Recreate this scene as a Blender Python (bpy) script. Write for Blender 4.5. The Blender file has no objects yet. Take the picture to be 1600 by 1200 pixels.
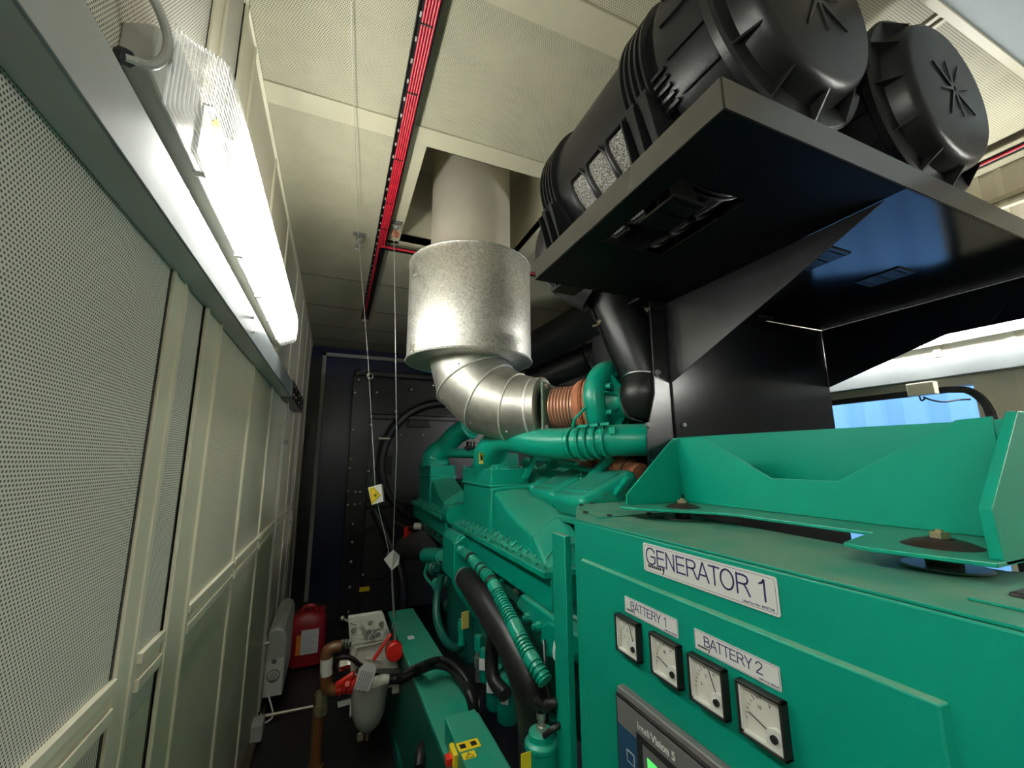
import bpy, bmesh, math, random
from mathutils import Vector, Matrix
random.seed(7)
S = bpy.context.scene
COL = S.collection
PI = math.pi

# ------------------------------------------------------------------ camera, world, exposure
F = 648.62; YAW = 0.397993; PIT = 0.179579; ROL = -0.006546
CAM = Vector((0, 0, 1.47))
_f = Vector((math.sin(YAW)*math.cos(PIT), math.cos(YAW)*math.cos(PIT), math.sin(PIT)))
_r0 = Vector((math.cos(YAW), -math.sin(YAW), 0)); _u0 = _r0.cross(_f)
_r = _r0*math.cos(ROL) + _u0*math.sin(ROL); _u = _r.cross(_f)
cd = bpy.data.cameras.new('camera'); co = bpy.data.objects.new('camera', cd); COL.objects.link(co)
cd.sensor_width = 36; cd.lens = F/1600*36; cd.clip_start = .02; cd.clip_end = 100
co.matrix_world = Matrix(((_r.x, _u.x, -_f.x, CAM.x), (_r.y, _u.y, -_f.y, CAM.y), (_r.z, _u.z, -_f.z, CAM.z), (0, 0, 0, 1)))
S.camera = co
W = bpy.data.worlds.new('World'); S.world = W; W.use_nodes = True
W.node_tree.nodes['Background'].inputs[0].default_value = (.62, .8, 1, 1)
W.node_tree.nodes['Background'].inputs[1].default_value = 3.0
S.view_settings.view_transform = 'Standard'; S.view_settings.look = 'None'
S.view_settings.gamma = 1; S.view_settings.use_curve_mapping = False
S.view_settings.exposure = 0.30
TUBE = 56.0          # emission strength of the fluorescent tubes
S.cycles.max_bounces = 9; S.cycles.diffuse_bounces = 5; S.cycles.transparent_max_bounces = 12
S.cycles.sample_clamp_indirect = 6

def at(px, py, x=None, y=None, z=None):
    """point on the sight line of a pixel where one world coordinate is known"""
    d = _r*(px-800) - _u*(py-600) + _f*F
    if x is not None: t = (x-CAM.x)/d.x
    elif y is not None: t = (y-CAM.y)/d.y
    else: t = (z-CAM.z)/d.z
    return CAM + d*t

# ------------------------------------------------------------------ materials
MATS = {}
def nodes(name):
    m = bpy.data.materials.new(name); m.use_nodes = True
    nt = m.node_tree; return m, nt, nt.nodes['Principled BSDF']
def mth(nt, op, a, b=None, c=None):
    n = nt.nodes.new('ShaderNodeMath'); n.operation = op
    for i, v in enumerate((a, b, c)):
        if v is None: continue
        if isinstance(v, (int, float)): n.inputs[i].default_value = v
        else: nt.links.new(v, n.inputs[i])
    return n.outputs[0]
def mix(nt, fac, a, b):
    n = nt.nodes.new('ShaderNodeMix'); n.data_type = 'RGBA'
    for s, v in ((n.inputs[0], fac), (n.inputs[6], a), (n.inputs[7], b)):
        if isinstance(v, (tuple, list)): s.default_value = (*v[:3], 1)
        elif isinstance(v, (int, float)): s.default_value = v
        else: nt.links.new(v, s)
    return n.outputs[2]
def noise(nt, scale, detail=3, vec=None, rough=.5):
    n = nt.nodes.new('ShaderNodeTexNoise'); n.inputs['Scale'].default_value = scale
    n.inputs['Detail'].default_value = detail; n.inputs['Roughness'].default_value = rough
    if vec is None:
        vec = nt.nodes.new('ShaderNodeTexCoord').outputs['Object']
    nt.links.new(vec, n.inputs['Vector']); return n.outputs[0]
def ramp(nt, v, a, b):
    n = nt.nodes.new('ShaderNodeMapRange'); n.clamp = True
    nt.links.new(v, n.inputs[0]); n.inputs[1].default_value = a; n.inputs[2].default_value = b
    return n.outputs[0]
def bump(nt, b, h, strength, dist=.01):
    n = nt.nodes.new('ShaderNodeBump'); n.inputs['Strength'].default_value = strength; n.inputs['Distance'].default_value = dist
    nt.links.new(h, n.inputs['Height']); nt.links.new(n.outputs[0], b.inputs['Normal'])
def mat(name, col, rough=.5, metal=0, spec=.5, var=.0, vscale=6, dirt=None, dirtamt=.0, bmp=0, bscale=60, coat=0):
    if name in MATS: return MATS[name]
    m, nt, b = nodes(name)
    b.inputs['Roughness'].default_value = rough; b.inputs['Metallic'].default_value = metal
    b.inputs['Specular IOR Level'].default_value = spec; b.inputs['Coat Weight'].default_value = coat
    b.inputs['Base Color'].default_value = (*col, 1)
    c = None
    if var:
        nz = noise(nt, vscale, 4)
        c = mix(nt, ramp(nt, nz, .3, .7), tuple(v*(1-var) for v in col), tuple(min(1, v*(1+var)) for v in col))
    if dirt:
        g = nt.nodes.new('ShaderNodeNewGeometry'); sx = nt.nodes.new('ShaderNodeSeparateXYZ'); nt.links.new(g.outputs['Normal'], sx.inputs[0])
        up = ramp(nt, sx.outputs[2], .55, .95)
        f = mth(nt, 'MULTIPLY', up, mth(nt, 'MULTIPLY', ramp(nt, noise(nt, 9, 4), .2, .6), dirtamt))
        c = mix(nt, f, c if c is not None else col, dirt)
    if c is not None: nt.links.new(c, b.inputs['Base Color'])
    if bmp: bump(nt, b, noise(nt, bscale, 3), bmp)
    MATS[name] = m; return m

def perf(name, col, hole, axes, pitch=.006, rad=.3, rough=.5, blotch=0):
    """painted sheet with staggered round perforations over black fleece"""
    m, nt, b = nodes(name)
    tc = nt.nodes.new('ShaderNodeTexCoord').outputs['Object']; sx = nt.nodes.new('ShaderNodeSeparateXYZ'); nt.links.new(tc, sx.inputs[0])
    u = mth(nt, 'DIVIDE', sx.outputs[axes[0]], pitch); v = mth(nt, 'DIVIDE', sx.outputs[axes[1]], pitch*.87)
    row = mth(nt, 'FLOOR', v)
    u2 = mth(nt, 'ADD', u, mth(nt, 'MULTIPLY', mth(nt, 'FLOORED_MODULO', row, 2.0), .5))
    fu = mth(nt, 'SUBTRACT', mth(nt, 'FRACT', u2), .5)
    fv = mth(nt, 'MULTIPLY', mth(nt, 'SUBTRACT', mth(nt, 'FRACT', v), .5), .87)
    d = mth(nt, 'SQRT', mth(nt, 'ADD', mth(nt, 'MULTIPLY', fu, fu), mth(nt, 'MULTIPLY', fv, fv)))
    h = mth(nt, 'LESS_THAN', d, rad)
    base = mix(nt, ramp(nt, noise(nt, 2.2, 5, rough=.65), .35, .7), tuple(c*.93 for c in col), col)
    hc = hole
    if blotch:   # fleece showing paler where paint has gone through
        hc = mix(nt, ramp(nt, noise(nt, 5, 5, rough=.7), .42, .62), hole, tuple(c*.55 for c in col))
    c = mix(nt, h, base, hc)
    nt.links.new(c, b.inputs['Base Color'])
    nt.links.new(mth(nt, 'ADD', mth(nt, 'MULTIPLY', h, .4), rough), b.inputs['Roughness'])
    b.inputs['Specular IOR Level'].default_value = .4
    MATS[name] = m; return m

CREAM = (.49, .46, .335)
M = {}
M['wallperf'] = perf('perforated wall sheet', (.78, .75, .66), (.10, .10, .095), (1, 2), .0058, .27)
M['wallplain'] = perf('fine perforated wall sheet', (.80, .74, .60), (.34, .32, .26), (1, 2), .005, .26)
M['ceilperf'] = perf('perforated ceiling sheet', CREAM, (.14, .135, .10), (0, 1), .0072, .29, blotch=1)
M['cream'] = mat('cream painted steel', (.51, .48, .35), .38, var=.05)
M['creamwall'] = mat('pale green cream painted steel', (.72, .68, .54), .35, var=.06)
M['rail'] = mat('grey painted steel rail', (.44, .48, .50), .33, metal=.3, var=.12, vscale=5, bmp=.05, bscale=8)
M['railside'] = M['rail']
M['navy'] = mat('navy blue door paint', (.008, .014, .055), .3, var=.1)
M['dkfloor'] = mat('black steel floor', (.012, .012, .013), .45, var=.3, bmp=.15, bscale=40)
M['blk'] = mat('gloss black sheet steel', (.004, .004, .005), .12, spec=.5)
M['blkcol'] = mat('black column sheet steel', (.003, .0035, .005), .2, spec=.14)
M['blkrough'] = mat('satin black sheet steel', (.004, .004, .004), .5, spec=.08)
M['blkmid'] = mat('satin black paint', (.007, .007, .008), .35, var=.2)
M['blksemi'] = mat('black paint with light scuffs', (.007, .007, .008), .25, spec=.4, bmp=.02, bscale=6)
M['plast'] = mat('moulded black plastic', (.007, .0075, .008), .34, spec=.25, var=.15, bmp=.04, bscale=90)
M['rubber'] = mat('black rubber', (.010, .010, .010), .38, spec=.3, var=.2)
M['green'] = mat('engine green enamel', (.0, .255, .172), .32, spec=.4, var=.04, dirt=(.13, .27, .19), dirtamt=.35)
M['greencab'] = mat('cabinet green enamel', (.0, .225, .152), .45, spec=.25, var=.02, dirt=(.16, .29, .20), dirtamt=.85, bmp=.03, bscale=260)
M['greendk'] = mat('darkened green enamel', (.002, .085, .06), .4, var=.1)
M['galv'] = None
def galv():
    m, nt, b = nodes('galvanised spangle steel')
    tc = nt.nodes.new('ShaderNodeTexCoord').outputs['Object']
    v = nt.nodes.new('ShaderNodeTexVoronoi'); v.inputs['Scale'].default_value = 130; nt.links.new(tc, v.inputs['Vector'])
    sp = nt.nodes.new('ShaderNodeSeparateColor'); nt.links.new(v.outputs['Color'], sp.inputs[0])
    nt.links.new(mix(nt, sp.outputs[0], (.50, .49, .45), (.80, .79, .74)), b.inputs['Base Color'])
    nt.links.new(mth(nt, 'ADD', mth(nt, 'MULTIPLY', sp.outputs[1], .22), .38), b.inputs['Roughness'])
    b.inputs['Metallic'].default_value = .92
    bump(nt, b, noise(nt, 160, 2), .12, .002)
    return m
M['galv'] = galv()
M['steelpipe'] = mat('dull stainless pipe', (.74, .69, .58), .45, metal=.5, var=.1, vscale=3, bmp=.05, bscale=8)
M['elbow'] = mat('rolled galvanised elbow', (.52, .51, .46), .46, metal=.88, var=.2, vscale=14, bmp=.06, bscale=60)
M['zinc'] = mat('zinc plated steel', (.62, .60, .55), .3, metal=.9)
M['brass'] = mat('yellow zinc bolt', (.55, .48, .30), .35, metal=.85)
M['seam'] = mat('bright lock seam', (.80, .79, .74), .5, metal=.6)
M['ductp'] = mat('dull black duct paint', (.006, .007, .007), .32, spec=.22)
M['chrome'] = mat('bright steel', (.75, .75, .75), .15, metal=1)
M['bellow'] = mat('copper tinted bellows', (.72, .46, .34), .4, metal=.55)
M['wrap'] = mat('rust orange lagging', (.36, .13, .065), .9, var=.35, vscale=22, bmp=.6, bscale=45)
M['flange'] = mat('dusty green flange', (.17, .26, .20), .5, var=.15)
M['red'] = mat('red cable sheath', (.45, .010, .028), .4)
M['redp'] = mat('red paint', (.62, .02, .012), .35)
M['reddark'] = mat('red jerry can plastic', (.30, .006, .012), .4)
M['white'] = mat('white enamel', (.72, .72, .68), .35, var=.05)
M['whited'] = mat('worn white casting', (.62, .62, .55), .4, var=.12, vscale=30)
M['label'] = mat('white label plastic', (.74, .74, .72), .3)
M['ink'] = mat('dark blue ink', (.03, .02, .12), .5)
M['black'] = mat('black print', (.01, .01, .01), .5)
M['grey'] = mat('grey plastic', (.42, .43, .40), .4)
M['greydk'] = mat('dark grey plastic', (.12, .125, .12), .4)
M['panelgrey'] = mat('display bezel grey', (.13, .13, .125), .45)
M['panelblue'] = mat('display keypad blue', (.012, .05, .11), .4)
M['yellow'] = mat('yellow sticker', (.85, .62, .02), .4)
M['yellowp'] = mat('pale yellow tag', (.70, .62, .16), .4)
M['brown'] = mat('brown painted pipe', (.15, .06, .018), .32, var=.2)
M['cable'] = mat('black cable', (.012, .012, .013), .35)
M['wire'] = mat('steel wire rope', (.5, .5, .48), .4, metal=.6)
M['contblue'] = mat('blue container paint', (.32, .58, .95), .5, var=.05, vscale=2)
M['dial'] = mat('ivory dial face', (.68, .67, .60), .5)
M['glassbowl'] = mat('cloudy filter bowl', (.34, .36, .32), .15, spec=.6, var=.1)
M['tanstrip'] = mat('tan timber edge', (.09, .07, .045), .6)
def emis(name, col, s):
    m, nt, b = nodes(name); b.inputs['Base Color'].default_value = (*col, 1)
    b.inputs['Emission Color'].default_value = (*col, 1); b.inputs['Emission Strength'].default_value = s; return m
M['tube'] = emis('lit fluorescent tube', (1.0, 1.0, .94), TUBE)
M['tubeboost'] = emis('boosted lit fluorescent tube', (1.0, 1.0, .96), TUBE*2.5)
M['screen'] = emis('lit green screen', (.08, .6, .12), .8)
def diffuser_mat():
    m, nt, b = nodes('ribbed clear diffuser'); nt.nodes.remove(b); out = nt.nodes['Material Output']
    tr = nt.nodes.new('ShaderNodeBsdfTransparent'); tl = nt.nodes.new('ShaderNodeBsdfTranslucent'); gl = nt.nodes.new('ShaderNodeBsdfGlossy')
    tr.inputs[0].default_value = (.97, .98, .97, 1); tl.inputs[0].default_value = (.85, .87, .86, 1); gl.inputs['Roughness'].default_value = .12
    w = nt.nodes.new('ShaderNodeTexWave'); w.inputs['Scale'].default_value = 62; w.bands_direction = 'X'
    nt.links.new(nt.nodes.new('ShaderNodeTexCoord').outputs['Object'], w.inputs['Vector'])
    bp = nt.nodes.new('ShaderNodeBump'); bp.inputs['Strength'].default_value = .6; bp.inputs['Distance'].default_value = .003
    nt.links.new(w.outputs[1], bp.inputs['Height']); nt.links.new(bp.outputs[0], gl.inputs['Normal']); nt.links.new(bp.outputs[0], tl.inputs['Normal'])
    m1 = nt.nodes.new('ShaderNodeMixShader'); m2 = nt.nodes.new('ShaderNodeMixShader')
    nt.links.new(mth(nt, 'ADD', mth(nt, 'MULTIPLY', w.outputs[1], .35), .15), m1.inputs[0])
    nt.links.new(tr.outputs[0], m1.inputs[1]); nt.links.new(tl.outputs[0], m1.inputs[2])
    m2.inputs[0].default_value = .10; nt.links.new(m1.outputs[0], m2.inputs[1]); nt.links.new(gl.outputs[0], m2.inputs[2])
    nt.links.new(m2.outputs[0], out.inputs[0]); return m
M['diff'] = diffuser_mat()
def mesh_mat():
    m, nt, b = nodes('pleated filter mesh')
    tc = nt.nodes.new('ShaderNodeTexCoord').outputs['Object']
    v = nt.nodes.new('ShaderNodeTexVoronoi'); v.inputs['Scale'].default_value = 420; v.feature = 'F1'
    mp = nt.nodes.new('ShaderNodeMapping'); mp.inputs['Scale'].default_value = (1, .45, 1); nt.links.new(tc, mp.inputs[0]); nt.links.new(mp.outputs[0], v.inputs['Vector'])
    nt.links.new(mix(nt, ramp(nt, v.outputs['Distance'], .35, .6), (.02, .02, .02), (.32, .31, .28)), b.inputs['Base Color'])
    b.inputs['Roughness'].default_value = .5; b.inputs['Metallic'].default_value = .3
    bump(nt, b, v.outputs['Distance'], .6, .004)
    return m
M['fmesh'] = mesh_mat()

# ------------------------------------------------------------------ mesh building
def frame(d):
    d = Vector(d).normalized(); a = Vector((0, 0, 1)) if abs(d.z) < .9 else Vector((1, 0, 0))
    u = d.cross(a).normalized(); return d, u, d.cross(u)
def spline(P, n=8):
    P = [Vector(p) for p in P]; Q = [P[0]*2-P[1]] + P + [P[-1]*2-P[-2]]; out = []
    for i in range(1, len(Q)-2):
        a, b, c, d = Q[i-1:i+3]
        for k in range(n):
            t = k/n
            out.append(.5*((2*b) + (c-a)*t + (2*a-5*b+4*c-d)*t*t + (3*b-a-3*c+d)*t**3))
    out.append(P[-1]); return out
class MB:
    def __init__(s): s.v = []; s.f = []
    def add(s, v, f):
        o = len(s.v); s.v += [Vector(p) for p in v]; s.f += [[i+o for i in q] for q in f]; return s
    def box(s, x0, x1, y0, y1, z0, z1):
        return s.add([(x, y, z) for x in (x0, x1) for y in (y0, y1) for z in (z0, z1)],
                     [(0, 1, 3, 2), (4, 6, 7, 5), (0, 4, 5, 1), (2, 3, 7, 6), (0, 2, 6, 4), (1, 5, 7, 3)])
    def obox(s, c, ax, h):
        c = Vector(c); ax = [Vector(a).normalized() for a in ax]
        return s.add([c + ax[0]*h[0]*i + ax[1]*h[1]*j + ax[2]*h[2]*k for i in (-1, 1) for j in (-1, 1) for k in (-1, 1)],
                     [(0, 1, 3, 2), (4, 6, 7, 5), (0, 4, 5, 1), (2, 3, 7, 6), (0, 2, 6, 4), (1, 5, 7, 3)])
    def bar(s, p, q, w, h, up=(0, 0, 1)):
        p = Vector(p); q = Vector(q); d = (q-p).normalized(); u = Vector(up); a = d.cross(u)
        if a.length < 1e-4: a = d.cross(Vector((1, 0, 0)))
        a.normalize(); b = a.cross(d)
        return s.obox((p+q)/2, (d, a, b), ((q-p).length/2, w/2, h/2))
    def lathe(s, o, d, prof, n=32, caps=True):
        o = Vector(o); d, u, w = frame(d); v = []; f = []
        for t, r in prof:
            for k in range(n):
                a = 2*PI*k/n; v.append(o + d*t + (u*math.cos(a) + w*math.sin(a))*r)
        for i in range(len(prof)-1):
            for k in range(n):
                f.append((i*n+k, i*n+(k+1) % n, (i+1)*n+(k+1) % n, (i+1)*n+k))
        if caps:
            f.append(tuple(range(n))[::-1]); f.append(tuple((len(prof)-1)*n+k for k in range(n)))
        return s.add(v, f)
    def cyl(s, p, q, r, r2=None, n=20, caps=True):
        p = Vector(p); q = Vector(q); return s.lathe(p, q-p, [(0, r), ((q-p).length, r if r2 is None else r2)], n, caps)
    def tube(s, P, r, n=12, caps=True):
        P = [Vector(p) for p in P]; R = r if isinstance(r, (list, tuple)) else [r]*len(P)
        v = []; f = []; d, u, w = frame(P[1]-P[0])
        for i, p in enumerate(P):
            t = (P[min(i+1, len(P)-1)] - P[max(i-1, 0)]).normalized()
            u = (u - t*u.dot(t)).normalized(); w = t.cross(u)
            for k in range(n):
                a = 2*PI*k/n; v.append(p + (u*math.cos(a) + w*math.sin(a))*R[i])
        for i in range(len(P)-1):
            for k in range(n):
                f.append((i*n+k, i*n+(k+1) % n, (i+1)*n+(k+1) % n, (i+1)*n+k))
        if caps:
            f.append(tuple(range(n))[::-1]); f.append(tuple((len(P)-1)*n+k for k in range(n)))
        return s.add(v, f)
    def prism(s, P, off):
        P = [Vector(p) for p in P]; off = Vector(off); n = len(P)
        return s.add(P + [p+off for p in P], [tuple(range(n)), tuple(range(n, 2*n))[::-1]] + [(i, (i+1) % n, n+(i+1) % n, n+i) for i in range(n)])
    def loft(s, rings, caps=True):
        n = len(rings[0]); v = [p for r in rings for p in r]; f = []
        for i in range(len(rings)-1):
            for k in range(n): f.append((i*n+k, i*n+(k+1) % n, (i+1)*n+(k+1) % n, (i+1)*n+k))
        if caps: f += [tuple(range(n))[::-1], tuple((len(rings)-1)*n+k for k in range(n))]
        return s.add(v, f)
    def torus(s, c, d, R, r, n=32, m=8, a0=0, a1=2*PI):
        c = Vector(c); d, u, w = frame(d); full = abs(a1-a0-2*PI) < 1e-6
        pts = [c + (u*math.cos(a0+(a1-a0)*k/n) + w*math.sin(a0+(a1-a0)*k/n))*R for k in range(n if full else n+1)]
        if not full: return s.tube(pts, r, m)
        v = []; f = []
        for k, p in enumerate(pts):
            e = (p-c).normalized()
            for j in range(m):
                a = 2*PI*j/m; v.append(p + (e*math.cos(a) + d*math.sin(a))*r)
        for k in range(n):
            for j in range(m): f.append((k*m+j, k*m+(j+1) % m, ((k+1) % n)*m+(j+1) % m, ((k+1) % n)*m+j))
        return s.add(v, f)
    def sphere(s, c, r, n=14, sc=(1, 1, 1)):
        prof = [(-math.cos(PI*i/n)*r, max(1e-5, math.sin(PI*i/n)*r)) for i in range(n+1)]
        o = len(s.v); s.lathe((0, 0, 0), (0, 0, 1), prof, n*2)
        for i in range(o, len(s.v)): s.v[i] = Vector(c) + Vector((s.v[i].x*sc[0], s.v[i].y*sc[1], s.v[i].z*sc[2]))
        return s
    def hexb(s, p, d, r, h): return s.lathe(p, d, [(0, r), (h, r)], 6)
    def build(s, name, m, parent=None, bevel=0, smooth=35, label=None, seg=2):
        me = bpy.data.meshes.new(name); me.from_pydata([tuple(p) for p in s.v], [], s.f); me.update()
        bm = bmesh.new(); bm.from_mesh(me); bmesh.ops.recalc_face_normals(bm, faces=bm.faces); bm.to_mesh(me); bm.free()
        if smooth: me.shade_smooth(); me.set_sharp_from_angle(angle=math.radians(smooth))
        me.materials.append(m if not isinstance(m, str) else M[m])
        o = bpy.data.objects.new(name, me); COL.objects.link(o)
        if parent is not None:
            o.parent = parent; o.matrix_parent_inverse = Matrix.Translation(-wloc(parent))
        if bevel:
            b = o.modifiers.new('bevel', 'BEVEL'); b.width = bevel; b.segments = seg; b.limit_method = 'ANGLE'; b.angle_limit = math.radians(40)
        if label: o['label'] = label
        return o
def wloc(o):
    # things sit unrotated at their own location; their parts are built in place with no offset
    return Vector(o.location) if o.parent is None else Vector(o.location) + Vector((0, 0, 0))
def thing(name, label, cat, loc=(0, 0, 0), group=None):
    o = bpy.data.objects.new(name, None); COL.objects.link(o); o.location = loc; o.empty_display_size = .05
    o['label'] = label; o['category'] = cat
    if group: o['group'] = group
    return o
def tag(o, label, cat, group=None):
    o['label'] = label; o['category'] = cat
    if group: o['group'] = group
    return o
def struct(o): o['kind'] = 'structure'; return o
def dup(o, off, label=None, parent=None):
    c = o.copy(); COL.objects.link(c)
    if parent is not None:
        c.parent = parent; c.matrix_parent_inverse = o.matrix_parent_inverse.copy()
    else: c.location = Vector(o.location) + Vector(off)
    if label: c['label'] = label
    for ch in list(o.children): dup(ch, off, None, c)
    return c
def text(name, s, size, loc, cols, m, parent, align='LEFT', ext=.0002, sx=1, bold=0, label=None):
    c = bpy.data.curves.new(name, 'FONT'); c.body = s; c.size = size; c.extrude = ext; c.align_x = align; c.align_y = 'CENTER'
    c.offset = bold
    tmp = bpy.data.objects.new(name, c)
    me = bpy.data.meshes.new_from_object(tmp); bpy.data.objects.remove(tmp); me.name = name
    o = bpy.data.objects.new(name, me); COL.objects.link(o)
    R = Matrix((cols[0], cols[1], cols[2])).transposed().to_4x4()
    me.materials.clear(); me.materials.append(M[m]); o.parent = parent; o.matrix_parent_inverse = Matrix.Translation(-wloc(parent))
    o.matrix_basis = Matrix.Translation(Vector(loc)) @ R @ Matrix.Diagonal((sx, 1, 1, 1))
    if label: o['label'] = label
    return o
FACEX = ((0, -1, 0), (0, 0, 1), (-1, 0, 0))       # lettering on a face that looks towards -X
Z = Vector((0, 0, 1)); X = Vector((1, 0, 0)); Y = Vector((0, 1, 0))
# a sub-part's own parent has no offset, so its inverse must cancel only the thing's location: handled by wloc
_old = MB.build

# ------------------------------------------------------------------ room shell
XL, XR, ZC, YB, YF = -.32, 2.70, 2.76, 5.10, -2.2
struct(MB().box(XL-.1, XR+.1, YF, YB+.1, -.06, 0).build('floor', 'dkfloor', smooth=0))
# ceiling with the exhaust opening
OX0, OX1, OY0, OY1 = .27, .98, 1.55, 2.37
b = MB()
for r in ((XL-.1, OX0, YF, YB+.1), (OX1, XR+.1, YF, YB+.1), (OX0, OX1, YF, OY0), (OX0, OX1, OY1, YB+.1)):
    b.box(r[0], r[1], r[2], r[3], ZC, ZC+.05)
ceil = struct(b.build('ceiling', 'ceilperf', smooth=0))
# trunk above the opening
b = MB()
b.box(OX0-.03, OX0, OY0, OY1, ZC, ZC+.5).box(OX1, OX1+.03, OY0, OY1, ZC, ZC+.5).box(OX0, OX1, OY1, OY1+.03, ZC, ZC+.5).box(OX0, OX1, OY0-.03, OY0, ZC, ZC+.5)
b.box(OX0-.03, OX1+.03, OY0-.03, OY1+.03, ZC+.5, ZC+.53)
struct(b.build('trim_1', 'cream', ceil, smooth=0))
# flat strips on the ceiling
def cstrip(x0, x1, y0, y1, n, t=.006, m='cream'): struct(MB().box(x0, x1, y0, y1, ZC-t, ZC+.004).build('trim_%d' % n, m, ceil, bevel=.001, smooth=0))
cstrip(XL, XR, 1.445, 1.54, 2); cstrip(XL, XR, .815, .92, 3)
cstrip(OX0-.085, OX0, 1.54, 2.40, 4); cstrip(OX1, OX1+.085, 1.54, 2.40, 5)
cstrip(1.56, 1.575, -1, .815, 6); cstrip(1.592, 1.607, -1, .815, 7)
cstrip(XL, XR, 3.06, 3.075, 8, .001, 'greydk'); cstrip(XL, XR, 3.68, 3.70, 9, .001, 'greydk'); cstrip(XL, XR, 4.25, 4.27, 10, .001, 'greydk'); cstrip(XL, XR, 4.75, 4.78, 11, .001, 'greydk')
cstrip(OX0-.085, OX1+.06, 2.37, 2.40, 12)
MB().box(1.35, XR, -1.1, .43, ZC-.02, ZC-.012).build('ceiling_plate', mat('blue grey ceiling plate', (.24, .29, .31), .5, var=.12, vscale=4), ceil, smooth=0)
struct(bpy.data.objects['ceiling_plate']); bpy.data.objects['ceiling_plate'].name = 'trim_13'
struct(MB().box(1.35, XR, .415, .435, ZC-.03, ZC).build('trim_14', 'cream', ceil, smooth=0))

# left wall
wl = struct(MB().box(XL-.05, XL, YF, 1.0, 0, ZC).build('wall_left', 'wallperf', smooth=0))
struct(MB().box(XL-.05, XL, 1.0, YB, 0, ZC).build('wall_left', 'wallplain', wl, smooth=0))
struct(MB().box(XL-.001, XL+.0005, 1.06, 1.18, 1.0, ZC).build('wall_left', 'wallperf', wl, smooth=0))
tn = [20]
def wtrim(y0, y1, z0, z1, t, m='creamwall', bev=.001):
    tn[0] += 1; return struct(MB().box(XL-.004, XL+t, y0, y1, z0, z1).build('trim_%d' % tn[0], m, bevel=bev, smooth=0))
def stud(y0, y1, t=.008):      # folded stud: flat flange with two raised ridges
    wtrim(y0, y1, 0, ZC, t*.4)
    wtrim(y0, y0+.012, 0, ZC, t)
    wtrim(y1-.03, y1-.018, 0, ZC, t*.9)
stud(.962, 1.06, .007); stud(1.18, 1.345, .012)
for y in (1.86, 2.40, 3.02, 3.60, 4.2, 4.75):
    wtrim(y-.012, y-.004, 0, ZC, .006); wtrim(y+.004, y+.012, 0, ZC, .006)
for y in (-.45, -1.2): stud(y, y+.1)
for y0, y1 in ((YF, .962), (1.06, 1.18), (1.345, 1.85), (1.875, 2.39), (2.41, 3.0), (3.04, 3.58), (3.62, 4.18)):
    wtrim(y0, y1, 1.098, 1.116, .010); wtrim(y0, y1, 1.050, 1.072, .010)
    wtrim(y0, y1, 1.072, 1.098, .003)
# dark gap lines beside the studs
wtrim(.955, .962, 0, 1.84, .0015, 'blkmid', 0); wtrim(1.172, 1.18, 0, 1.84, .0015, 'blkmid', 0)
# baseboard
struct(MB().box(XL, XL+.03, YF, 4.2, 0, .02).build('baseboard_left', 'tanstrip', smooth=0))
# perforation pitch changes are part of the sheets; corner angle at ceiling
struct(MB().box(XL, XL+.012, YF, YB, ZC-.012, ZC).build('trim_60', 'creamwall', smooth=0))

def rail(xw, s, y0, y1, n, par):
    b = MB(); xo = xw + s*.055
    b.box(min(xw, xo), max(xw, xo), y0, y1, 1.842, 1.848)
    b.box(min(xo, xo-s*.006), max(xo, xo-s*.006), y0, y1, 1.842, 1.936)
    b.box(min(xo, xo-s*.03), max(xo, xo-s*.03), y0, y1, 1.930, 1.936)
    o = struct(b.build('trim_%d' % n, 'rail', bevel=.003, smooth=30)); return o
rail(XL, 1, YF, 3.35, 61, wl)
b = MB()
b.box(XL, XL+.062, 2.75, 3.6, 1.838, 1.945)
o = tag(b.build('joint_plate', 'blkmid', bevel=.003), 'dark bolted plate joining the grey wall rail near the blue end door', 'bracket')
bb = MB()
for y in (2.82, 2.95, 3.2, 3.4):
    for z in (1.865, 1.915): bb.hexb((XL+.062, y, z), X, .008, .006)
bb.build('bolt', 'zinc', o)
for y, z, lb in ((1.43, 1.905, 'upper of two small screws in the bright face of the left wall rail'), (1.46, 1.868, 'lower of two small screws in the bright face of the left wall rail')):
    tag(MB().hexb((XL+.055, y, z), X, .006, .008).build('rail_screw', 'zinc'), lb, 'screw', 'screws in the left rail')

# right wall with the doorway
DY0, DY1, DZ0, DZ1 = .915, 2.1, .0, 1.80
b = MB()
b.box(XR, XR+.08, YF, DY0, 0, ZC).box(XR, XR+.08, DY1, YB, 0, ZC).box(XR, XR+.08, DY0, DY1, DZ1, ZC)
wr = struct(b.build('wall_right', 'wallplain', smooth=0))
def rtrim(y0, y1, z0, z1, t, n, m='creamwall'): struct(MB().box(XR-t, XR+.004, y0, y1, z0, z1).build('trim_%d' % n, m, bevel=.001, smooth=0))
rail(XR, -1, YF, 4.2, 71, wr)
for i, y in enumerate((.77, .70, .35, .28, -.3, -.9, 2.4, 3.0, 3.6, 4.2)): rtrim(y-.012, y+.012, 0, ZC, .006, 72+i)
rtrim(YF, YB, 2.60, 2.62, .02, 82, 'cream'); rtrim(YF, YB, 2.56, 2.575, .03, 83, 'cream'); rtrim(.55, .58, 1.95, 2.56, .012, 84, 'cream'); rtrim(1.0, 1.03, 1.95, 2.56, .012, 85, 'cream')
struct(MB().box(XR-.008, XR+.08, DY0-.05, DY0, .0, 1.83).build('trim_86', 'creamwall', smooth=0))
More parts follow.
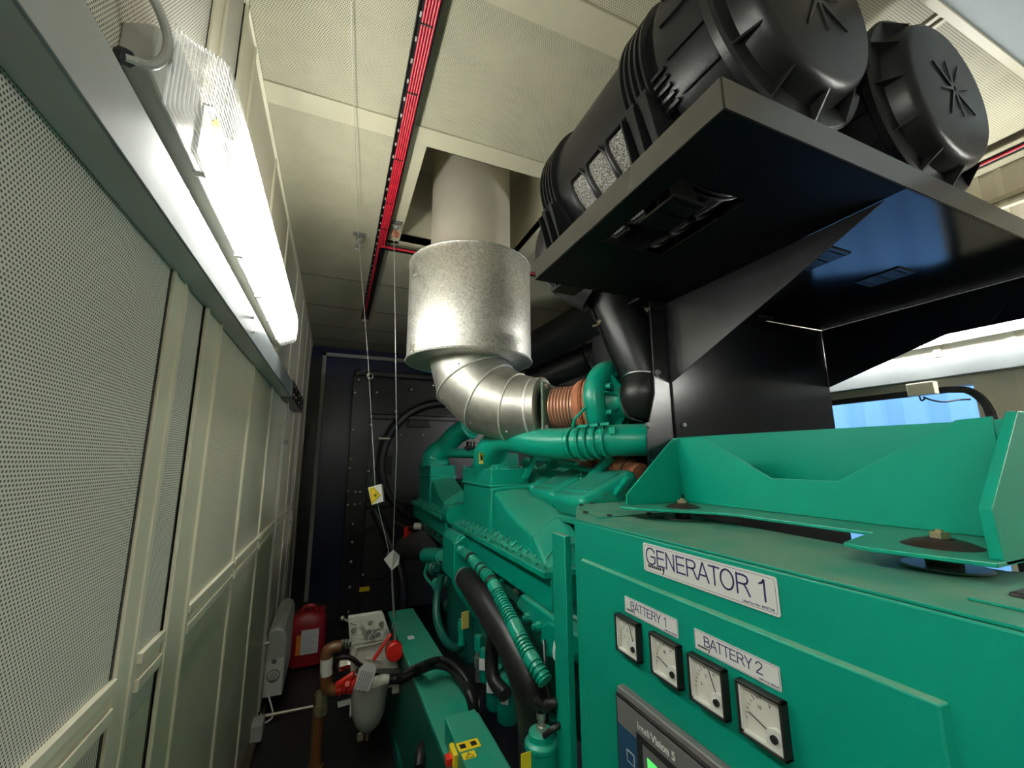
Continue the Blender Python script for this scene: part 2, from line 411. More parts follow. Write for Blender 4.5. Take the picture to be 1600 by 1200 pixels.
# black rubber seal with rounded top corner, grey reveal
P = [(XR-.012, .875, .1), (XR-.012, .875, 1.60), (XR-.012, .885, 1.70), (XR-.012, .93, 1.768), (XR-.012, 1.0, 1.785), (XR-.012, 2.1, 1.785)]
b = MB(); sp = spline(P[1:5], 6)
path = [Vector(P[0])] + sp + [Vector(P[5])]
for i in range(len(path)-1):
    b.bar(path[i], path[i+1] + (path[i+1]-path[i]).normalized()*.004, .03, .03, up=(1, 0, 0))
door = thing('door_opening', 'black rubber seal and grey reveal around the bright doorway in the right wall', 'door seal', (XR, .9, 0))
b.build('rubber_seal', 'rubber', door, bevel=.004)
MB().box(XR-.004, XR+.075, .885, .915, 0, 1.76).build('reveal', 'grey', door, bevel=.003)
# end walls
wb = struct(MB().box(XL-.1, XR+.1, YB, YB+.08, 0, ZC).build('wall_back', 'navy', smooth=0))
b = MB(); b.box(-.205, -.165, YB-.03, YB, .04, 2.69).box(-.205, 2.5, YB-.03, YB, 2.65, 2.69)
struct(b.build('trim_90', 'grey', wb, bevel=.003, smooth=0))
struct(MB().box(XL, -.205, YB-.06, YB, 0, 2.6).build('trim_91', 'blkmid', wb, smooth=0))
struct(MB().box(XL-.1, XR+.1, YF-.08, YF, 0, ZC).build('wall_front', 'cream', smooth=0))

# ------------------------------------------------------------------ outside: blue container
b = MB(); ys = []
y = -2.0; zz = 0
pts = []
while y < 6:
    pts += [(4.35, y), (4.35, y+.11), (4.31, y+.14), (4.31, y+.25)]; y += .28
v = []; f = []
for (x_, y_) in pts: v += [(x_, y_, -.3), (x_, y_, 3.2)]
for i in range(len(pts)-1): f.append((2*i, 2*i+2, 2*i+3, 2*i+1))
for (x_, y_) in (pts[-1], pts[0]): v += [(4.8, y_, -.3), (4.8, y_, 3.2)]
n = len(pts)*2; f += [(n-2, n, n+1, n-1), (n, n+2, n+3, n+1), (n+2, 0, 1, n+3)]
tag(b.add(v, f).build('shipping_container', 'contblue', smooth=0), 'pale blue corrugated container side seen outside through the doorway', 'container')
struct(MB().box(XR+.08, 12, -6, 12, -.3, -.24).build('ground', mat('yard concrete', (.35, .35, .34), .8), smooth=0))

# ------------------------------------------------------------------ batten lights
def batten(label):
    """built for the left wall, from y=.70 to y=2.2"""
    t = thing('batten_light', label, 'light', (XL, .70, 2.0))
    y0, y1 = .70, 2.20
    b = MB()
    z0, z1 = 2.005, 2.145
    pr = [(XL, z0+.02), (XL+.03, z0), (XL+.045, z0), (XL+.045, z1), (XL+.03, z1), (XL, z1-.02)]
    rings = [[(x, y, z) for x, z in pr] for y in (y0+.03, y1)]
    small = [(x*.0+XL+(x-XL)*.9, y0-.035, z0+.055+(z-z0-.07)*.55) for x, z in pr]
    b.loft([small, rings[0], rings[1]])
    b.build('base', 'grey', t, bevel=.004)
    MB().cyl((XL+.046, y0+.015, 2.09), (XL+.05, y0+.015, 2.09), .018).build('blank_plug', 'grey', t)
    # diffuser: a long rounded trough with hipped ends
    def sec(y, k, dx):
        pts = []
        prof = [(.045, -.004), (.060, -.003), (.108, .012), (.118, .022), (.121, .07), (.118, .118), (.108, .128), (.060, .143), (.045, .144)]
        for px_, pz in prof:
            pts.append((XL+.045+(px_-.045)*dx, y, z0+.07+(pz-.07)*k))
        return pts
    b = MB(); R = [sec(y0+.0, 1.0, .02), sec(y0+.004, 1.0, .25), sec(y0+.022, .97, .9), sec(y0+.032, .97, 1), sec(y1-.09, 1, 1), sec(y1-.05, 1, .9), sec(y1-.005, .9, .35), sec(y1, .85, .05)]
    n = len(R[0]); v = [p for r in R for p in r]; f = []
    for i in range(len(R)-1):
        for k in range(n-1): f.append((i*n+k, i*n+k+1, (i+1)*n+k+1, (i+1)*n+k))
    f += [tuple(range(n)), tuple((len(R)-1)*n+k for k in range(n))]
    b.add(v, f).build('diffuser', 'diff', t, smooth=50)
    b = MB(); b.box(XL+.04, XL+.052, y0+.14, y1-.1, z0+.018, z1-.018)
    b.build('gear_tray', 'white', t, bevel=.002)
    for z in (z0+.042, z1-.042):
        tb = MB().cyl((XL+.090, y0+.2, z), (XL+.090, y1-.14, z), .013, n=12).build('tube', 'tube', t)
        MB().cyl((XL+.090, y0+.185, z), (XL+.090, y0+.2, z), .004, n=8).cyl((XL+.090, y1-.14, z), (XL+.090, y1-.11, z), .0135, n=12).build('tube_cap', 'white', tb)
    for y in (y0+.17, y0+.52, y0+.82, y0+1.08, y0+1.35):
        for s, z in ((-1, z0-.002), (1, z1+.002)):
            MB().obox((XL+.050, y, z), (X, Y, Z), (.010, .007, .0025)).build('clip', 'grey', t, bevel=.001)
    MB().obox((XL+.070, y0+.17, z1-.045), (Vector((.6, 0, .8)), Y, Vector((-.8, 0, .6))), (.006, .03, .001)).build('warning_sticker', 'yellow', t, label='yellow warning sticker')
    return t
L1 = batten('long lit batten light with clear ribbed cover above the grey rail on the left wall')
P = spline([at(192, 88, x=-.295), at(214, 96, x=-.285), at(238, 102, x=-.27), at(257, 88, x=-.262), at(262, 60, x=-.26), at(252, 25, x=-.265), at(236, -8, x=-.275), at(215, -40, x=-.29)], 8)
pc = MB().tube(P, .0062, 10).build('power_cable', 'grey', L1)
MB().cyl(at(188, 86, x=-.30), at(200, 91, x=-.29), .011, n=8).build('cable_gland', 'black', pc)
L2 = dup(L1, (0, -1.86, 0), 'batten light on the left wall before the long lit one, only its white end showing')
def mirror(o, parent=None, lab=None):
    pass
# right-hand fittings: same body mirrored across the room (half turn about the room axis)
def turned(src, ysh, label):
    c = dup(src, (0, 0, 0), label)
    c.rotation_euler = (0, 0, PI); c.location = (XR, ysh, src.location.z); return c
R1 = turned(L1, 1.92, 'lit batten light above the white rail on the right wall, behind the black stand')
R3 = turned(L1, -.1, 'added batten light on the right wall, unseen behind the camera')  # added lamp, out of view behind the camera, to light the room
for rt in (R1, R3):            # strength raised on the right-hand tubes to brighten the left wall
    for ch in rt.children:
        if ch.name.startswith('tube'):
            ch.data = ch.data.copy(); ch.data.materials[0] = M['tubeboost']
b = MB().cyl((XL+.0, .36, 2.09), (XL+.10, .44, 2.02), .018, n=16); b.sphere((XL+.10, .44, 2.02), .018)
MB().add(b.v, b.f).build('conduit_end', 'white', L2)

# ------------------------------------------------------------------ ceiling cable tray with red cables
TX0, TX1, TZ = .134, .197, 2.728
t = thing('cable_tray', 'long grey perforated cable tray under the ceiling carrying red cables', 'cable tray', (.15, 1.5, TZ))
b = MB(); b.box(TX0, TX1, -1.9, 3.86, TZ-.0, TZ+.003).box(TX0, TX0+.003, -1.9, 3.86, TZ-.012, TZ).box(TX1-.003, TX1, -1.9, 3.86, TZ-.012, TZ)
b.build('tray', 'blkmid', t)
b = MB()
for i in range(60):
    y = -1.0+i*.077; b.obox((TX0+.011, y, TZ-.0015), (X, Y, Z), (.003, .008, .001))
o = b.build('slots', 'grey', t); o['kind'] = 'stuff'
for y in (-.8, .3, 1.4, 2.5, 3.4):
    MB().cyl((.158, y, TZ), (.158, y, ZC), .004, n=8).build('hanger_rod', 'zinc', t)
MB().box(TX0, TX1, 3.85, 3.862, TZ-.012, TZ+.004).build('end_cap', 'zinc', t)
for i in range(5):
    x = TX0+.020+i*.0084
    y1 = 2.42-.006*i if i > 1 else 3.6
    P = [(x, -1.9, TZ-.004)] + [(x, yy, TZ-.004-.001*((k*7+i*3) % 3)) for k, yy in enumerate((-.9, 0, .7, 1.3, 1.9))]
    if i > 1: P += [(x, y1-.03, TZ-.004), (x+.008, y1-.006, TZ-.005), (x+.03, y1, TZ-.006), (.5, y1, TZ-.006), (1.3, y1, TZ-.006), (2.3, y1, TZ-.006)]
    else: P += [(x, 2.6, TZ-.004), (x, y1, TZ-.004)]
    tag(MB().tube(spline(P, 4), .0036, 8).build('red_cable', 'red'),
        ['red cable at the left side of the tray bundle, running on to the far end', 'second red cable in the tray, running on to the far end', 'red cable in the middle of the tray bundle, turning right behind the exhaust',
         'fourth red cable in the tray, turning right behind the exhaust', 'red cable at the right side of the tray, turning right behind the exhaust'][i], 'cable', 'red cables in the ceiling tray')
for y in (.62, 1.02, 1.27, 1.62, 1.95, 2.2): MB().box(TX0+.015, TX1-.012, y, y+.004, TZ-.0095, TZ-.002).build('cable_tie', 'black', t)
t = thing('cable_tray', 'narrow cross tray with red cable passing behind the silver exhaust', 'cable tray', (.9, 2.42, TZ))
MB().box(TX1, 2.5, 2.395, 2.43, TZ, TZ+.004).box(TX1, 2.5, 2.428, 2.43, TZ-.012, TZ).build('tray', 'blkmid', t)
t = thing('cable_tray', 'red cable tray piece under the ceiling near the right wall', 'cable tray', (2.5, .7, 2.7))
MB().box(2.47, 2.53, -1.5, 1.6, 2.71, 2.714).build('tray', 'blkmid', t)
MB().cyl((2.48, -1.5, 2.703), (2.48, 1.6, 2.703), .006, n=8).build('red_cable', 'red', t)

# ------------------------------------------------------------------ exhaust stack
EX = Vector((.605, 2.0, 0))
t = thing('exhaust_stack', 'large silver galvanised exhaust riser with elbow going up through the ceiling', 'exhaust', (EX.x, EX.y, 1.95))
MB().lathe(EX+Z*2.44, Z, [(0, .212), (.76, .212)], 64).build('upper_pipe', 'steelpipe', t)
b = MB().lathe(EX+Z*1.955, Z, [(0, .20), (0, .313), (.008, .316), (.50, .316), (.508, .313), (.508, .20)], 96, caps=False)
jk = b.build('jacket', 'galv', t, smooth=30)
MB().torus(EX+Z*2.462, Z, .317, .005, 96).build('rim', 'galv', jk); MB().torus(EX+Z*1.958, Z, .318, .006, 96).build('rim', 'galv', jk)
for zz in (2.36, 1.985):
    a = math.radians(197); c = EX+Z*zz+Vector((math.cos(a), math.sin(a), 0))*.322
    MB().obox(c, (Vector((math.cos(a), math.sin(a), 0)), Vector((-math.sin(a), math.cos(a), 0)), Z), (.007, .012, .014)).cyl(c-Z*.022, c+Z*.022, .004, n=8).build('latch', 'zinc', jk)
D = Vector((.655, -.756, 0)).normalized()
def epos(th): return Vector((EX.x, EX.y, 1.965)) + D*(.375*(1-math.cos(th))) - Z*(.27*math.sin(th))
def edir(th): return (D*(.375*math.sin(th)) - Z*(.27*math.cos(th))).normalized()
N = D.cross(Z).normalized()
def ering(th, r, n=48):
    d = edir(th); w = N.cross(d).normalized(); c = epos(th)
    return [c + (N*math.cos(2*PI*k/n) + w*math.sin(2*PI*k/n))*r for k in range(n)]
ths = [0, .40, .86, 1.27, PI/2]; rr = [.205, .200, .185, .165, .150]
top = [p+Z*.06 for p in ering(0, .2)]
for i in range(4):
    rings = [ering(ths[i], rr[i]), ering(ths[i+1], rr[i+1])]
    if i == 0: rings = [top] + rings
    sgm = MB().loft(rings, caps=False).build('elbow_segment', 'elbow', t)
    b = MB(); rg = ering(ths[i+1], rr[i+1]+.001); b.tube(rg+[rg[0], rg[1]], .0045, 6, caps=False)
    if i < 3: b.build('seam', 'seam', sgm)
    b = MB()
    for k in range(2, 46, 5):
        p = ering(ths[i]+.07 if i else .3, (rr[i]+rr[i+1])/2+.002)[k]; b.sphere(p, .004, 5)
    b.build('rivets', 'zinc', sgm)
E0 = epos(PI/2)
tail = MB().lathe(E0-D*.01, D, [(0, .150), (.045, .150), (.047, .146), (.048, .10)], 48, caps=False).build('elbow_collar', 'elbow', t)
MB().lathe(E0-D*.012, D, [(0, .152), (.006, .153), (.012, .152)], 48, caps=False).build('seam', 'seam', tail)
fl = MB().obox(E0+D*.066, (D, N, Z), (.006, .112, .112)).build('flange', 'flange', t, bevel=.014, seg=3)
b = MB()
for i in (-1, 1):
    for j in (-1, 1): b.lathe(E0+D*.072+N*.09*i+Z*.09*j, D, [(0, .016), (.003, .016), (.003, .011), (.014, .011)], 6)
b.build('flange_bolts', 'zinc', fl)
prof = []
for k in range(7):
    prof += [(.078+k*.0148, .080), (.078+k*.0148+.005, .080), (.078+k*.0148+.008, .097), (.078+k*.0148+.011, .097)]
prof += [(.182, .080), (.182, .088), (.20, .088)]
MB().lathe(E0, D, prof, 40).build('bellows', 'bellow', t, smooth=20)

# ------------------------------------------------------------------ turbocharger
TC = E0 + D*.345 + Z*.01
D0, N0 = D, N
t = thing('turbocharger', 'green turbocharger with rust orange lagging between exhaust bellows and black intake hose', 'turbocharger', tuple(TC))
def wob(r, k, a=.006): return r + a*math.sin(k*2.7)
prof = [(.19-.345, .092), (.205-.345, .104), (.225-.345, .112), (.235-.345, .104), (.25-.345, .118), (.27-.345, .128), (.285-.345, .120), (.30-.345, .124), (.31-.345, .10)]
lg = MB().lathe(TC, D, prof, 36).build('heat_lagging', 'wrap', t, smooth=60)
b = MB()
for d_, r in ((-.112, .113), (-.068, .128)): b.torus(TC+D*d_, D, r, .0035, 36, 6)
b.build('lagging_lace', 'wrap', lg)
# volute
D = Vector((.36, -.93, 0)).normalized(); N = D.cross(Z).normalized()
d_, u_, w_ = D, N, Z
n = 48; rings = []
for k in range(n+1):
    a = 2*PI*k/n + PI*.55
    rad = .050*(.62+.38*k/n); R = .118 + rad*.3
    c = TC + (N*math.cos(a) + Z*math.sin(a))*R
    e = (N*math.cos(a) + Z*math.sin(a))
    rings.append([c + e*rad*math.cos(2*PI*j/16) + D*rad*1.0*math.sin(2*PI*j/16) for j in range(16)])
b = MB().loft(rings)
b.lathe(TC, D, [(-.06, .07), (-.055, .125), (-.03, .13), (.025, .118), (.045, .082), (.075, .074), (.085, .078), (.095, .078)], 40)
vo = b.build('compressor_housing', 'green', t, smooth=50)
b = MB()
for k in range(9):
    a = 2*PI*k/9+.2; e = N*math.cos(a)+Z*math.sin(a)
    b.prism([TC+D*.02+e*.145, TC+D*.056+e*.125, TC+D*.075+e*.07, TC+D*.02+e*.07], e.cross(D)*.005)
b.build('ribs', 'green', vo)
for k in range(7):
    a = 2*PI*k/7+.45; e = N*math.cos(a)+Z*math.sin(a); MB().cyl(TC+D*.04+e*.120, TC+D*.068+e*.120, .012, n=12).build('boss', 'green', vo)
cl = MB().torus(TC-D*.05, D, .135, .008, 40, 8).obox(TC-D*.05+Vector((-.10, -.05, .02)), (D, N, Z), (.012, .012, .035)).build('v_clamp', 'green', t)
P = spline([TC-D*.05+N*-.0+Z*.10+D.cross(Z)*0 - N*.08, TC-D*.07-N*.12-Z*.02, TC-D*.09-N*.13-Z*.08, TC-D*.12-N*.12-Z*.14], 6)
MB().tube([at(928, 628, y=1.38), at(912, 640, y=1.42), at(898, 655, y=1.45), at(893, 672, y=1.5)], .006, 8).build('oil_feed_pipe', 'green', t)
MB().lathe(TC, D, [(.085, .080), (.09, .085), (.105, .085), (.106, .07)], 40).build('inlet_clamp', 'zinc', t)

# ------------------------------------------------------------------ intake hose and duct from turbocharger up to filter
IN = TC + D*.095
t = thing('intake_duct', 'black intake duct with bolted seam rising from the turbocharger under the black shelf', 'duct', tuple(IN))
h0, h1, h2 = IN, IN+D*.045+Z*.008, at(1018, 618, y=1.33)
P = spline([h0, h1, at(1007, 618, y=1.30), at(1012, 592, y=1.31)], 8)
hs = MB().tube(P, [.082+.014*min(1, i/14) for i in range(len(P))], 32).build('rubber_elbow', 'rubber', t)
pa, pb_ = P[-1], at(950, 440, y=1.42)
b = MB()
for i in (4, 8, 12): b.torus(P[i], P[i+1]-P[i-1], .084+.014*i/14, .0035, 32, 6)
b.torus(P[-4], P[-3]-P[-5], .101, .005, 32, 6)
b.build('hose_clamp', 'chrome', hs)
dd = (pb_-pa).normalized()
MB().cyl(pa-dd*.02, pb_+dd*.05, .10, .116, n=40).build('duct', 'ductp', t)
side = dd.cross(Vector((-.35, -.93, 0))).normalized()
if side.x > 0: side = -side
e0, e1 = pa+side*.10, pb_+side*.116
sm = MB().bar(e0, e1, .012, .02, up=side.cross(dd)).build('seam_flange', 'blksemi', t)
b = MB()
for k in (.62, .97):
    c = e0.lerp(e1, k)+side*.004
    b.cyl(c-Vector((.01, .02, 0)), c+Vector((.02, -.045, .0)), .005, n=8).hexb(c+Vector((.0, -.012, 0)), Vector((.4, -1, 0)), .012, .01).cyl(c-side*.02-Z*.008, c+side*.02-Z*.008, .005, n=8)
b.build('seam_bolts', 'brass', sm)

# ------------------------------------------------------------------ air filters
def air_filter(cx, label, group):
    cz = 2.44; o = Vector((cx, 0, cz)); Yd = Vector((0, 1, 0))
    t = thing('air_filter', label, 'air filter', (cx, .8, cz-.27), group)
    MB().lathe(o, Yd, [(.655, .20), (.66, .246), (.68, .250), (1.12, .246), (1.20, .240), (1.215, .20)], 72).build('body', 'plast', t, smooth=30)
    # mesh windows low on both sides, in raised frames
    for sgn in (1, -1):
        for y0, y1 in ((.735, .848), (.866, .950), (.968, 1.040)):
            def arc(r, a0, a1, n=8): return [Vector((cx - sgn*r*math.cos(a0+(a1-a0)*k/n), 0, cz - r*math.sin(a0+(a1-a0)*k/n))) for k in range(n+1)]
            A = arc(.2535, math.radians(22), math.radians(72))
            mm = MB(); v = []
            for p in A: v += [p+Yd*y0, p+Yd*y1]
            mm.add(v, [(2*i, 2*i+2, 2*i+3, 2*i+1) for i in range(len(A)-1)])
            w = mm.build('mesh_window', 'fmesh', t)
            B = arc(.258, math.radians(20), math.radians(74), 10)
            loop = [p+Yd*(y0-.004) for p in B[1:-1]] + [B[-1]+Yd*(y0+.008), B[-1]+Yd*(y1-.008)] + [p+Yd*(y1+.004) for p in B[1:-1][::-1]] + [B[0]+Yd*(y1-.008), B[0]+Yd*(y0+.008)]
            MB().tube(loop+[loop[0], loop[1]], .0065, 6, caps=False).build('window_frame', 'plast', w)
    for name, ya, r in (('front_band', .655, .262), ('rear_band', 1.125, .256)):
        bd = MB()
        for k in range(5): bd.lathe(o, Yd, [(ya+k*.020, r-.01), (ya+k*.020+.003, r+.006), (ya+k*.020+.010, r+.006), (ya+k*.020+.013, r-.01)], 72, caps=False)
        bd = bd.build(name, 'plast', t, smooth=30)
        for s in (-1, 1):           # gusseted feet
            f = MB(); fx = cx+s*.205
            zb = 2.056
            for k in range(3):
                yy = ya-.005+k*.046
                f.prism([(cx+s*.238, yy, cz-.115), (cx+s*.27, yy+.0, cz-.12), (cx+s*.20, yy+.004, zb), (cx+s*.12, yy+.004, zb)], (0, .006, 0))
                if k < 2: f.prism([(cx+s*.262, yy+.006, cz-.10), (cx+s*.262, yy+.04, cz-.10), (cx+s*.175, yy+.028, zb), (cx+s*.175, yy+.018, zb)], (s*-.005, 0, 0))
            f.box(min(cx+s*.12, cx+s*.215), max(cx+s*.12, cx+s*.215), ya-.012, ya+.11, zb, zb+.008)
            f.build('foot', 'plast', t, bevel=.001)
    fr = MB().lathe(o, Yd, [(.662, .24), (.64, .240), (.625, .258), (.60, .262), (.50, .250), (.495, .262), (.478, .264), (.472, .256), (.47, .20)], 72).build('service_cover', 'plast', t, smooth=30)
    for k in range(20):
        a = 2*PI*k/20; e = Vector((math.cos(a), 0, math.sin(a)))
        MB().bar(o+e*.262+Yd*.595, o+e*.252+Yd*.502, .004, .014, up=e).build('rib', 'plast', fr)
    for q in (0, 1, 2, 3):
        for k in range(5):
            a = math.radians(20+q*90+k*4.2); e = Vector((math.cos(a), 0, math.sin(a)))
            MB().bar(o+e*.265+Yd*.645, o+e*.265+Yd*.605, .007, .012, up=e).build('grip_rib', 'plast', fr)
    cp = MB().lathe(o, Yd, [(.475, .22), (.47, .214), (.44, .208), (.425, .198), (.418, .184), (.417, .02), (.4165, .0005)], 72).build('end_cap', 'plast', t, smooth=40)
    for k in range(12):
        a = 2*PI*k/12+.1; e = Vector((math.cos(a), 0, math.sin(a)))
        MB().prism([o+e*.208+Yd*.43, o+e*.258+Yd*.472, o+e*.208+Yd*.476], e.cross(Yd)*.004).build('cap_gusset', 'plast', cp)
    b = MB()
    for k in range(8):
        a = 2*PI*k/8+.3; e = Vector((math.cos(a), 0, math.sin(a))); q = e.cross(Yd)
        L = .105 if k % 2 else .08
        b.prism([o+e*.006+q*.006+Yd*.4165, o+e*L+Yd*.4165, o+e*.006-q*.006+Yd*.4165], -Yd*.0035)
    b.build('star_rib', 'blkmid', cp, smooth=0)
    # outlet elbow at the rear
    P = spline([(cx, 1.20, cz), (cx-.01, 1.32, cz), (cx-.03, 1.42, cz-.04), (cx-.025, 1.47, cz-.12), (cx+.04, 1.45, cz-.20), (cx+.105, 1.41, cz-.27)], 6)
    R = [.15-.028*min(1, i/8)-.022*max(0, (i-14)/16) for i in range(len(P))]
    e = MB().tube(P, R, 36).build('outlet_elbow', 'rubber', t)
    b = MB()
    for i in (11, 17, 22): b.torus(P[i], P[i+1]-P[i-1], R[i]+.001, .005, 36, 6)
    b.build('elbow_bead', 'rubber', e)
    return t
F1 = air_filter(.888, 'nearer black plastic air filter with mesh windows, lying on the black shelf', 'air filters on the black shelf')
F2 = dup(F1, (.565, 0, -.01), 'farther black air filter on the right end of the black shelf')

# ------------------------------------------------------------------ black stand
SX0, SX1, SY0, SY1, SZ = .57, 2.06, .42, 1.152, 2.05
t = thing('filter_stand', 'gloss black sheet steel stand with column and shelf holding the air filters', 'stand', (1.5, 1.2, 1.3))
hx0, hx1, hy0, hy1 = .635, .835, .585, .865
b = MB()
for r in ((SX0, hx0, SY0, SY1), (hx1, 1.12, SY0, SY1), (hx0, hx1, SY0, hy0), (hx0, hx1, hy1, SY1)): b.box(r[0], r[1], r[2], r[3], SZ, SZ+.004)
sh = b.build('shelf', 'blkrough', t, smooth=0)
MB().box(1.12, SX1, SY0, SY1, SZ, SZ+.004).build('shelf', 'blk', t, smooth=0)
b = MB(); b.box(SX0, SX0+.004, SY0, SY1, SZ, SZ+.068).box(SX0, SX1, SY0, SY0+.004, SZ, SZ+.068).box(SX0, SX1, SY1-.004, SY1, SZ, SZ+.068).box(SX1-.004, SX1, SY0, SY1, SZ, SZ+.068)
b.build('shelf_lip', mat('black lip paint with sheen', (.030, .030, .025), .26, var=.08), t, bevel=.0015)  # warm grey base carries the ceiling's reflection in the gloss black lip
CX0, CX1, CY = 1.12, 2.05, 1.155
MB().box(CX0, CX1, CY, CY+.004, .95, SZ).build('column_front', 'blkcol', t, bevel=.001)
# narrow flange wrapping the left side of the column
P = [(.995, 1.155, 1.36), (1.0, 1.155, 1.56), (1.045, 1.155, 1.70), (1.048, 1.155, 1.80), (1.052, 1.155, SZ), (CX0+.002, 1.155, SZ), (CX0+.002, 1.155, 1.36)]
MB().prism([(x, y+.006, z) for x, y, z in P], (0, .006, 0)).build('side_flange', 'blksemi', t, bevel=.001)
MB().box(CX0+.001, CX0+.005, CY, CY+.5, 1.36, SZ).build('column_side', 'blkcol', t)
def gus(x): return [(x, CY, SZ), (x, CY, 1.745), (x, .450, SZ-.0), (x, .52, SZ)]
MB().prism([(CX0, CY-.001, SZ-.001), (CX0, CY-.001, 1.744), (CX0, .46, 2.048)], (.004, 0, 0)).build('gusset', 'blksemi', t, bevel=.0008)
MB().prism([(CX1, CY-.001, SZ-.001), (CX1, CY-.001, 1.782), (CX1, .74, 1.912), (CX1, .42, 1.912), (CX1, .42, SZ-.001)], (-.004, 0, 0)).build('gusset', 'blkcol', t, bevel=.0008)
b = MB()
for q in ((1028, 582), (1013, 665), (1068, 664)): p = at(*q, y=1.155); MB().lathe(p+Y*.004, -Y, [(0, .012), (.004, .012), (.004, .009), (.012, .008)], 8).build('bolt', 'greydk', t)
b = MB()
p = at(1300, 497, y=1.150); b.sphere(p, .005, 6)
b.build('rivet', 'zinc', t)
# stamped open slot in the shelf
sp_ = at(1448, 457, x=2.040); MB().obox(sp_, (X, Vector((0, 1, -.05)), Z), (.003, .026, .006)).build('slot_trim', 'zinc', t, bevel=.002)
MB().bar((1.20, .98, 2.01), (1.30, 1.15, 2.01), .03, .05).build('bracket_pipe', 'blkmid', t, bevel=.01)

# ------------------------------------------------------------------ green rail bracket on rubber mounts
t = thing('mounting_bracket', 'green folded steel bracket with notched web on two rubber mounts over the cabinet', 'bracket', (.95, .6, 1.32))
WX, WY0, WY1 = .95, .31, .965
w = [(WX, WY1, 1.345), (WX, WY1, 1.528), (WX, .875, 1.528), (WX, .688, 1.422), (WX, .545, 1.422), (WX, .352, 1.530), (WX, WY0, 1.532), (WX, WY0, 1.345)]
MB().prism(w, (.006, 0, 0)).build('web', 'green', t, bevel=.0012, smooth=0)
MB().prism([(1.12, 1.15, 1.345), (1.12, 1.15, 1.543), (1.12, .38, 1.537), (1.12, .25, 1.537), (1.12, .25, 1.345)], (.006, 0, 0)).build('rear_web', 'green', t, bevel=.0012, smooth=0)
fp = [(WX, .99), (.735, .985), (.715, .955), (.725, .90), (.80, .80), (.835, .755), (.850, .70), (.850, .445), (.795, .435), (.715, .415), (.705, .38), (.738, .262), (WX, .262)]
MB().prism([(x, y, 1.338) for x, y in fp] + [], (0, 0, .006)).build('flange', 'green', t, bevel=.0012, smooth=0)
MB().box(WX, 1.12, .262, .985, 1.338, 1.342).build('floor_plate', 'green', t)
MB().prism([(WX, .972, 1.344), (WX, .972, 1.53), (.935, .972, 1.53), (.752, .972, 1.372), (.752, .972, 1.344)], (0, .006, 0)).build('gusset', 'green', t, bevel=.001, smooth=0)
MB().prism([(WX+.01, .262, 1.340), (WX+.01, .262, 1.533), (.885, .262, 1.533), (.752, .262, 1.405), (.757, .262, 1.345), (.765, .262, 1.338)], (0, .013, 0)).build('gusset', 'green', t, bevel=.0015, smooth=0)
MB().box(WX, 1.13, .262, .275, 1.340, 1.533).build('end_plate', 'green', t, bevel=.0012, smooth=0)
def mount(c, parent):
    c = Vector(c)
    m = MB().lathe(c+Z*.0265, Z, [(0, .046), (.002, .046), (.004, .043), (.010, .030), (.013, .016), (.014, .016)], 32).build('rubber_mount', mat('aged brown rubber', (.022, .011, .008), .5), parent, smooth=20)
    MB().lathe(c+Z*.0405, Z, [(0, .012), (.008, .012)], 6).cyl(c+Z*.0485, c+Z*.052, .005, n=10).build('bolt', 'brass', m)
    MB().lathe(c, Z, [(.003, .020), (.024, .022)], 24).build('rubber_core', 'rubber', m)
    MB().lathe(c, Z, [(0, .047), (.0012, .049), (.003, .047)], 40).build('washer_plate', 'zinc', m)
    MB().lathe(c+Z*.0242, Z, [(0, .050), (.0022, .050)], 6).build('clamp_plate', 'zinc', m)
mount((.848, .868, 1.3145), t); mount((.812, .342, 1.3145), t)

# ------------------------------------------------------------------ control cabinet
t = thing('control_cabinet', 'large green generator control cabinet with four battery gauges and GENERATOR 1 plate', 'control cabinet', (.9, .6, .5))
MB().box(.60, .865, .03, 1.007, .30, 1.309).build('housing', 'greencab', t, bevel=.004)
MB().prism([(.60, .03, 1.309), (.60, 1.007, 1.309), (.615, 1.02, 1.309), (.72, 1.19, 1.309), (.78, 1.28, 1.309), (.95, 1.29, 1.309), (.965, 1.18, 1.309), (.985, 1.02, 1.309), (.94, .95, 1.309), (.905, .80, 1.309), (.88, .62, 1.309), (.868, .50, 1.309), (.868, .30, 1.309), (.93, .25, 1.309), (.93, .03, 1.309)], (0, 0, .0045)).build('top_plate', 'greencab', t, bevel=.001, smooth=0)
MB().prism([(.655, .975, 1.3135), (.73, 1.19, 1.3135), (.785, 1.27, 1.3135), (.94, 1.28, 1.3135), (.955, 1.17, 1.3135), (.90, .975, 1.3135)], (0, 0, .003)).build('lifting_lid', 'greencab', t, bevel=.0008, smooth=0)
b = MB()
for q in ((915, 801), (952, 806), (908, 790), (1014, 803), (925, 787)):
    p = at(*q, z=1.317); b.lathe(p-Z*.001, Z, [(0, .007), (.005, .007)], 6)
b.build('lid_bolts', 'black', t)
MB().box(.70, .78, .225, .245, 1.3135, 1.322).build('top_latch', 'black', t, bevel=.003)
MB().box(.655, .90, .10, .262, 1.3135, 1.317).build('corner_lid', 'greencab', t, bevel=.001)
# raised door panel with bevelled edge
DX = .588
dr = MB().loft([[(.602, .965+.006, 1.221), (.602, .268, 1.221), (.602, .268, .40), (.602, .971, .40)], [(.592, .965, 1.216), (.592, .275, 1.216), (.592, .275, .405), (.592, .965, .405)]]).build('door', 'greencab', t, bevel=.002)
